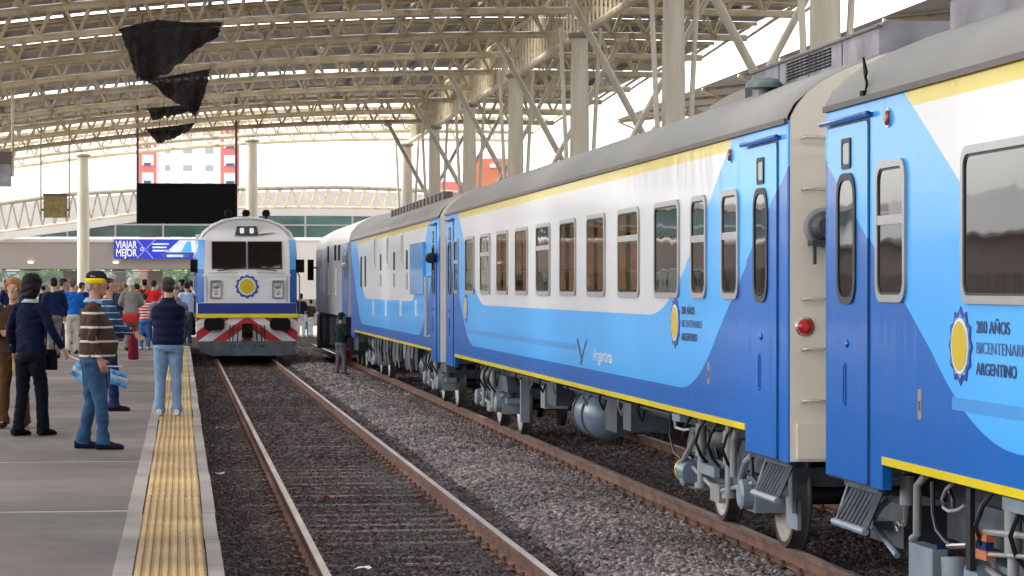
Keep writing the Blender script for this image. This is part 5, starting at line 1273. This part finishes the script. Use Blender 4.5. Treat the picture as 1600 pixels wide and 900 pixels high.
def flag(label, p, dirn, L=.30, col=(.12,.42,.75), tilt=0):
    t = thing('paper_flag', label, 'flag', p); d = Vector(dirn).normalized()
    m = MB(); m.tube([-d*.07, d*L], .006, 6); m.build('stick', M['white'], t)
    up = Vector((0,0,1)); up = (up - d*up.dot(d)).normalized(); sd = d.cross(up)
    for nm, o0, c in (('blue_stripe',0,col),('white_stripe',.05,(.7,.74,.78)),('blue_stripe',.1,col)):
        m = MB(); n = 8; vs = []
        for i in range(n+1):
            f = i/n; b_ = d*(L*.45+L*.75*f) + sd*(.03*math.sin(f*7+o0*20)) - up*(.02+.05*f)
            vs += [b_ - up*o0 , b_ - up*(o0+.05)]
        m.add(vs, [(2*i,2*i+2,2*i+3,2*i+1) for i in range(n)]); ob = m.build(nm, cloth(c,0), t, True); md = ob.modifiers.new('thick','SOLIDIFY'); md.thickness = .002
    return t
def handbag(label, p, size, col, rz=0, strap=.0):
    t = thing('handbag', label, 'bag', p, rz); w_, d, h = size
    m = MB(); m.loft([((0,0,z*h),(w_/2*k,0,0),(0,d/2*k2,0)) for z, k, k2 in ((0,.92,.8),(.08,1,1),(.6,.97,.85),(.97,.9,.35),(1,.85,.2))], 16); m.build('pouch', cloth(col,.1), t, True)
    m = MB(); m.tube([(-w_*.3,0,h*.95),(-w_*.25,0,h+strap*.7),(0,0,h+strap),(w_*.25,0,h+strap*.7),(w_*.3,0,h*.95)], .009, 6); m.build('strap', cloth(col,0), t, True)
    return t
P = lambda u, v: on(u, v, PZ)
skA, skB = (.45,.23,.145), (.36,.17,.11)
NAVY = (.003,.006,.024)
# foreground group
p1, J1, s1 = person('elderly woman with reddish hair and glasses in a brown jacket at the left edge', P(22,668), 1.66, 172, cloth((.045,.022,.012)), (.075,.035,.014), (.30,.12,.045), skA, ('front','fold'), (.02,.012,.008), 1.15, .02, True, 'soft', glasses=True, coat=.02)
handbag('beige handbag on the arm of the woman in brown', P(22,668) + Vector((.14,-.24,.64)), (.30,.10,.22), (.42,.33,.12), R(15), .16)
p2, J2, s2 = person('person with black hair and dark navy hooded jacket seen from behind, holding a blue flag', P(48,681), 1.70, -38, cloth(NAVY), (.004,.004,.009), (.006,.005,.006), skA, ('wide','down'), (.006,.006,.006), 1.06, .0, True, 'bob', step=.09, coat=.05, collar=(.45,.45,.52))
handbag('black shoulder bag at the hip of the person in navy', P(48,681) + Vector((.20,.06,.70)), (.20,.10,.22), (.006,.006,.008), R(-40), .3)
flag('small light blue and white flag held low by the person in navy', wpos(p2,J2,1,s2), (.9,-.15,-.42), .26)
sweater = striped((.060,.032,.022), (.50,.48,.43), .14, .15, .05)
p3, J3, s3 = person('stout man in a brown sweater with white stripes, blue jeans and a yellow head scarf', P(146,702), 1.72, -86, sweater, (.028,.072,.14), (.30,.29,.28), skB, ('down','down'), (.012,.016,.03), 1.14, .062, True, 'short', cap=(.02,.015,.015), scarf=(.72,.50,.0), collar=(.30,.42,.55), step=.10, turn=-4)
sw2 = striped((.02,.045,.10), (.30,.38,.45), .085, .14, .0)
p4, J4, s4 = person('man in a navy blue striped sweater standing half hidden behind the stout man', P(168,642), 1.73, -82, sw2, (.012,.020,.075), (.05,.04,.035), skA, ('bag','bag'), (.02,.012,.01), 1.1, .05, True, 'short', cap=(.30,.26,.25), step=.08)
handbag('dark red bag carried in front of the man in the navy striped sweater', P(168,642) + Vector((.33,-.16,.66)), (.22,.13,.34), (.18,.012,.028), R(75), .12)
flag('pale blue ribbon flag in the far hand of the stout man in stripes', wpos(p3,J3,-1,s3), (.95,.15,-.02), .22)
p5, J5, s5 = person('man in a quilted navy vest and pale jeans on the yellow strip photographing the train', P(263,650), 1.70, -4, cloth((.007,.009,.03), .15), (.17,.26,.38), (.04,.032,.03), skA, ('photo','photo'), (.55,.55,.56), 1.08, .03, True, 'short', vest=True, sleeve=cloth((.13,.15,.21)), step=.0, wide=1.06)
cm = thing('camera', 'small dark camera held up by the man in the quilted vest', 'camera', P(263,650) + Vector((.02,.36,1.52)))
m = MB(); m.box((-.06,-.02,-.035),(.06,.02,.035)); m.build('camera_body', M['black'], cm); m = MB(); m.lathe([(.028,0),(.028,.05),(.02,.055)], (0,.02,0), (0,1,0), 14); m.build('lens', M['bogiedark'], cm)
# middle distance
person('white haired person in a grey jacket seen from behind, beside the red sleeved one', P(205,548), 1.80, 6, cloth((.20,.19,.17)), (.16,.14,.11), (.62,.58,.50), skA, ('front','front'), (.03,.025,.02), 1.1, .02, hairstyle='soft', coat=.06)
handbag('flat red bag held by the white haired person in grey', P(205,548) + Vector((-.02,-.22,.72)), (.40,.08,.20), (.45,.03,.03), 0, .05)
person('man in a bright blue sweater and cream trousers with his back to us', P(113,553), 1.78, 12, cloth((.012,.11,.44)), (.55,.49,.40), (.10,.085,.07), skA, ('front','front'), (.02,.015,.012), 1.08, .02)
person('person in navy jacket and grey trousers behind the person holding the flag', P(84,560), 1.80, 25, cloth((.008,.014,.05)), (.17,.15,.13), (.012,.01,.01), skA, ('down','down'), (.015,.012,.012), 1.1)
person('man in a dark cap and navy jacket looking right, behind the blue sweater', P(97,538), 1.82, -75, cloth((.010,.016,.06)), (.012,.016,.05), (.05,.04,.03), skA, ('down','down'), cap=(.012,.012,.02))
person('child in a red and white striped shirt and blue jeans', P(226,546), 1.42, -20, striped((.55,.03,.04),(.7,.68,.66),.09,.45), (.04,.13,.34), (.03,.02,.015), skA, ('front','down'), (.5,.5,.5))
person('person in a bright red top left of the quilted vest', P(240,532), 1.80, -10, cloth((.55,.02,.02)), (.03,.05,.11), (.03,.022,.02), skA, ('down','front'), (.3,.3,.3))
person('dark haired man in a red collar and black jacket beyond the grey jacket', P(226,528), 1.84, 40, cloth((.30,.015,.02)), (.02,.02,.03), (.012,.01,.01), skA, ('down','down'))
person('person in a pale blue shirt raising an arm beside the locomotive', P(292,541), 1.74, 20, cloth((.36,.48,.68)), (.04,.045,.07), (.02,.016,.014), skA, ('raise','down'), (.1,.1,.1))
person('dark clothed person near the platform edge close to the locomotive', P(300,524), 1.80, 30, cloth((.02,.022,.03)), (.02,.025,.05), (.015,.012,.01), skB, ('photo','down'))
# crowd by the hall
rc = random.Random(21)
crowd = [(12,530,'navy coat and dark hair, at the far left',(.010,.016,.06)),(26,524,'light blue jumper behind the woman in brown',(.16,.32,.52)),(36,538,'dark jacket standing tall left of the black haired person',(.014,.018,.045)),
 (58,521,'white shirt in front of the glass doors',(.60,.60,.60)),(70,526,'black coat by the second door',(.010,.010,.012)),(128,526,'navy fleece right of the blue sweater',(.010,.02,.09)),(142,519,'grey hoodie by the column',(.22,.22,.24)),
 (158,522,'dark green coat behind the stout man',(.02,.045,.03)),(178,524,'black jacket between the two caps',(.012,.012,.014)),(188,529,'dark blue jacket left of the white haired person',(.012,.02,.05)),(216,520,'brown jacket by the doors',(.09,.05,.03)),
 (254,521,'maroon top by the pier',(.20,.02,.03)),(264,524,'black top behind the quilted vest',(.012,.012,.014)),(276,520,'orange brown top by the doors',(.35,.14,.06)),(284,527,'dark jacket with raised phone',(.02,.02,.024)),(4,520,'teal jacket at the picture edge',(.03,.20,.24)),(104,520,'cream coat far behind the cap',(.5,.46,.40)),(48,518,'pale pink top far behind',(.30,.20,.20)),(18,516,'charcoal coat near the left glass door',(.03,.03,.035)),(82,517,'dark olive jacket beyond the tall navy jacket',(.05,.05,.03)),(120,515,'black puffer coat far behind the blue sweater',(.012,.012,.014)),
 (150,514,'dark plum coat beside the column',(.06,.02,.04)),(168,517,'slate blue jacket under the banner',(.04,.07,.12)),(196,514,'beige raincoat under the banner',(.30,.25,.18)),(210,524,'dark brown coat touching the red collar',(.05,.03,.02)),(246,514,'ink blue jacket by the last door',(.015,.025,.07)),(270,514,'dark red scarf and black coat',(.10,.015,.02)),(289,517,'grey suit close to the locomotive',(.12,.12,.13)),(62,515,'ash coloured jumper by the second door',(.16,.15,.15)),(230,514,'dark denim jacket by the pier',(.03,.05,.10))]
for u, v, lb, c in crowd:
    person('crowd member with ' + lb, P(u+rc.uniform(-2,2), v), rc.uniform(1.64,1.90), rc.uniform(-180,180), cloth(c), rc.choice([(.02,.03,.08),(.03,.03,.035),(.05,.08,.16),(.16,.14,.12)]), rc.choice([(.012,.01,.01),(.05,.03,.02),(.3,.28,.26)]), rc.choice([skA,skB]), rc.choice([('down','down'),('front','down'),('down','front')]), hairstyle=rc.choice(['short','short','soft']), turn=rc.uniform(-50,50), girth=rc.uniform(.92,1.2), cap=rc.choice([None,None,None,(.02,.02,.03),(.25,.22,.18)]), group='crowd in front of the terminal doors')
# by the trains
p6, J6, s6 = person('rail worker in dark T-shirt and grey trousers standing on the ballast beside the coaches', (4.22,69.0,-.085), 1.66, -60, cloth((.012,.025,.022)), (.13,.11,.13), (.02,.016,.016), (.40,.20,.14), ('front','front'), (.01,.01,.01), 1.1, .03, cap=(.012,.014,.03))
tg = thing('oil_can', 'dark red can beside the rail worker', 'can', (4.42,69.25,.25)); m = MB(); m.lathe([(.02,0),(.11,.01),(.11,.32),(.03,.38),(.03,.44)], (0,0,0), (0,0,1), 14); m.build('can_body', cloth((.22,.025,.02),0), tg, True)
def gp(u, v): return on(u, v, CZ)
person('person in dark jacket and white trousers between the two locomotives', gp(470,527), 1.74, -30, cloth((.015,.015,.02)), (.62,.62,.60), (.012,.01,.01), skA, ('front','down'), (.5,.5,.5))
person('child in a pale top and blue trousers beside the person in white trousers', gp(478,526), 1.15, -15, cloth((.55,.45,.48)), (.16,.28,.5), (.02,.015,.012), skA, ('down','down'), (.5,.5,.5))
person('stooping person with dark top and white skirt right of the child', gp(486,526), 1.50, 40, cloth((.05,.035,.03)), (.66,.66,.66), (.02,.014,.012), skA, ('front','front'), (.3,.3,.3))
# litter on the ballast
for i, (u, v, mt, lb) in enumerate(((343,745,'bn_pale','crumpled white paper scrap in the dark ballast by the platform'),(343,672,'bn_pale','white paper scrap farther along by the platform'),(516,782,'red','small red scrap between the rails'),(568,895,'bn_pale','pale paper scrap between the rails at the bottom'),(990,855,'bn_pale','white paper scrap on the grey stones'),(425,800,'joint','flat pale scrap beside the left rail'))):
    p = on(u, v, -.14); t = thing('paper_scrap', lb, 'litter', p + Vector((0,0,.03)), i*1.3); m = MB(); rr = random.Random(i)
    vs = [(a*.05+rr.uniform(-.015,.015), b_*.06, rr.uniform(0,.03)) for b_ in (-1,0,1) for a in (-1,0,1)]; m.add(vs, [(0,1,4,3),(1,2,5,4),(3,4,7,6),(4,5,8,7)])
    o = m.build('sheet', M[mt], t); md = o.modifiers.new('thick','SOLIDIFY'); md.thickness = .002
bpy.data.scenes.remove(TMP)
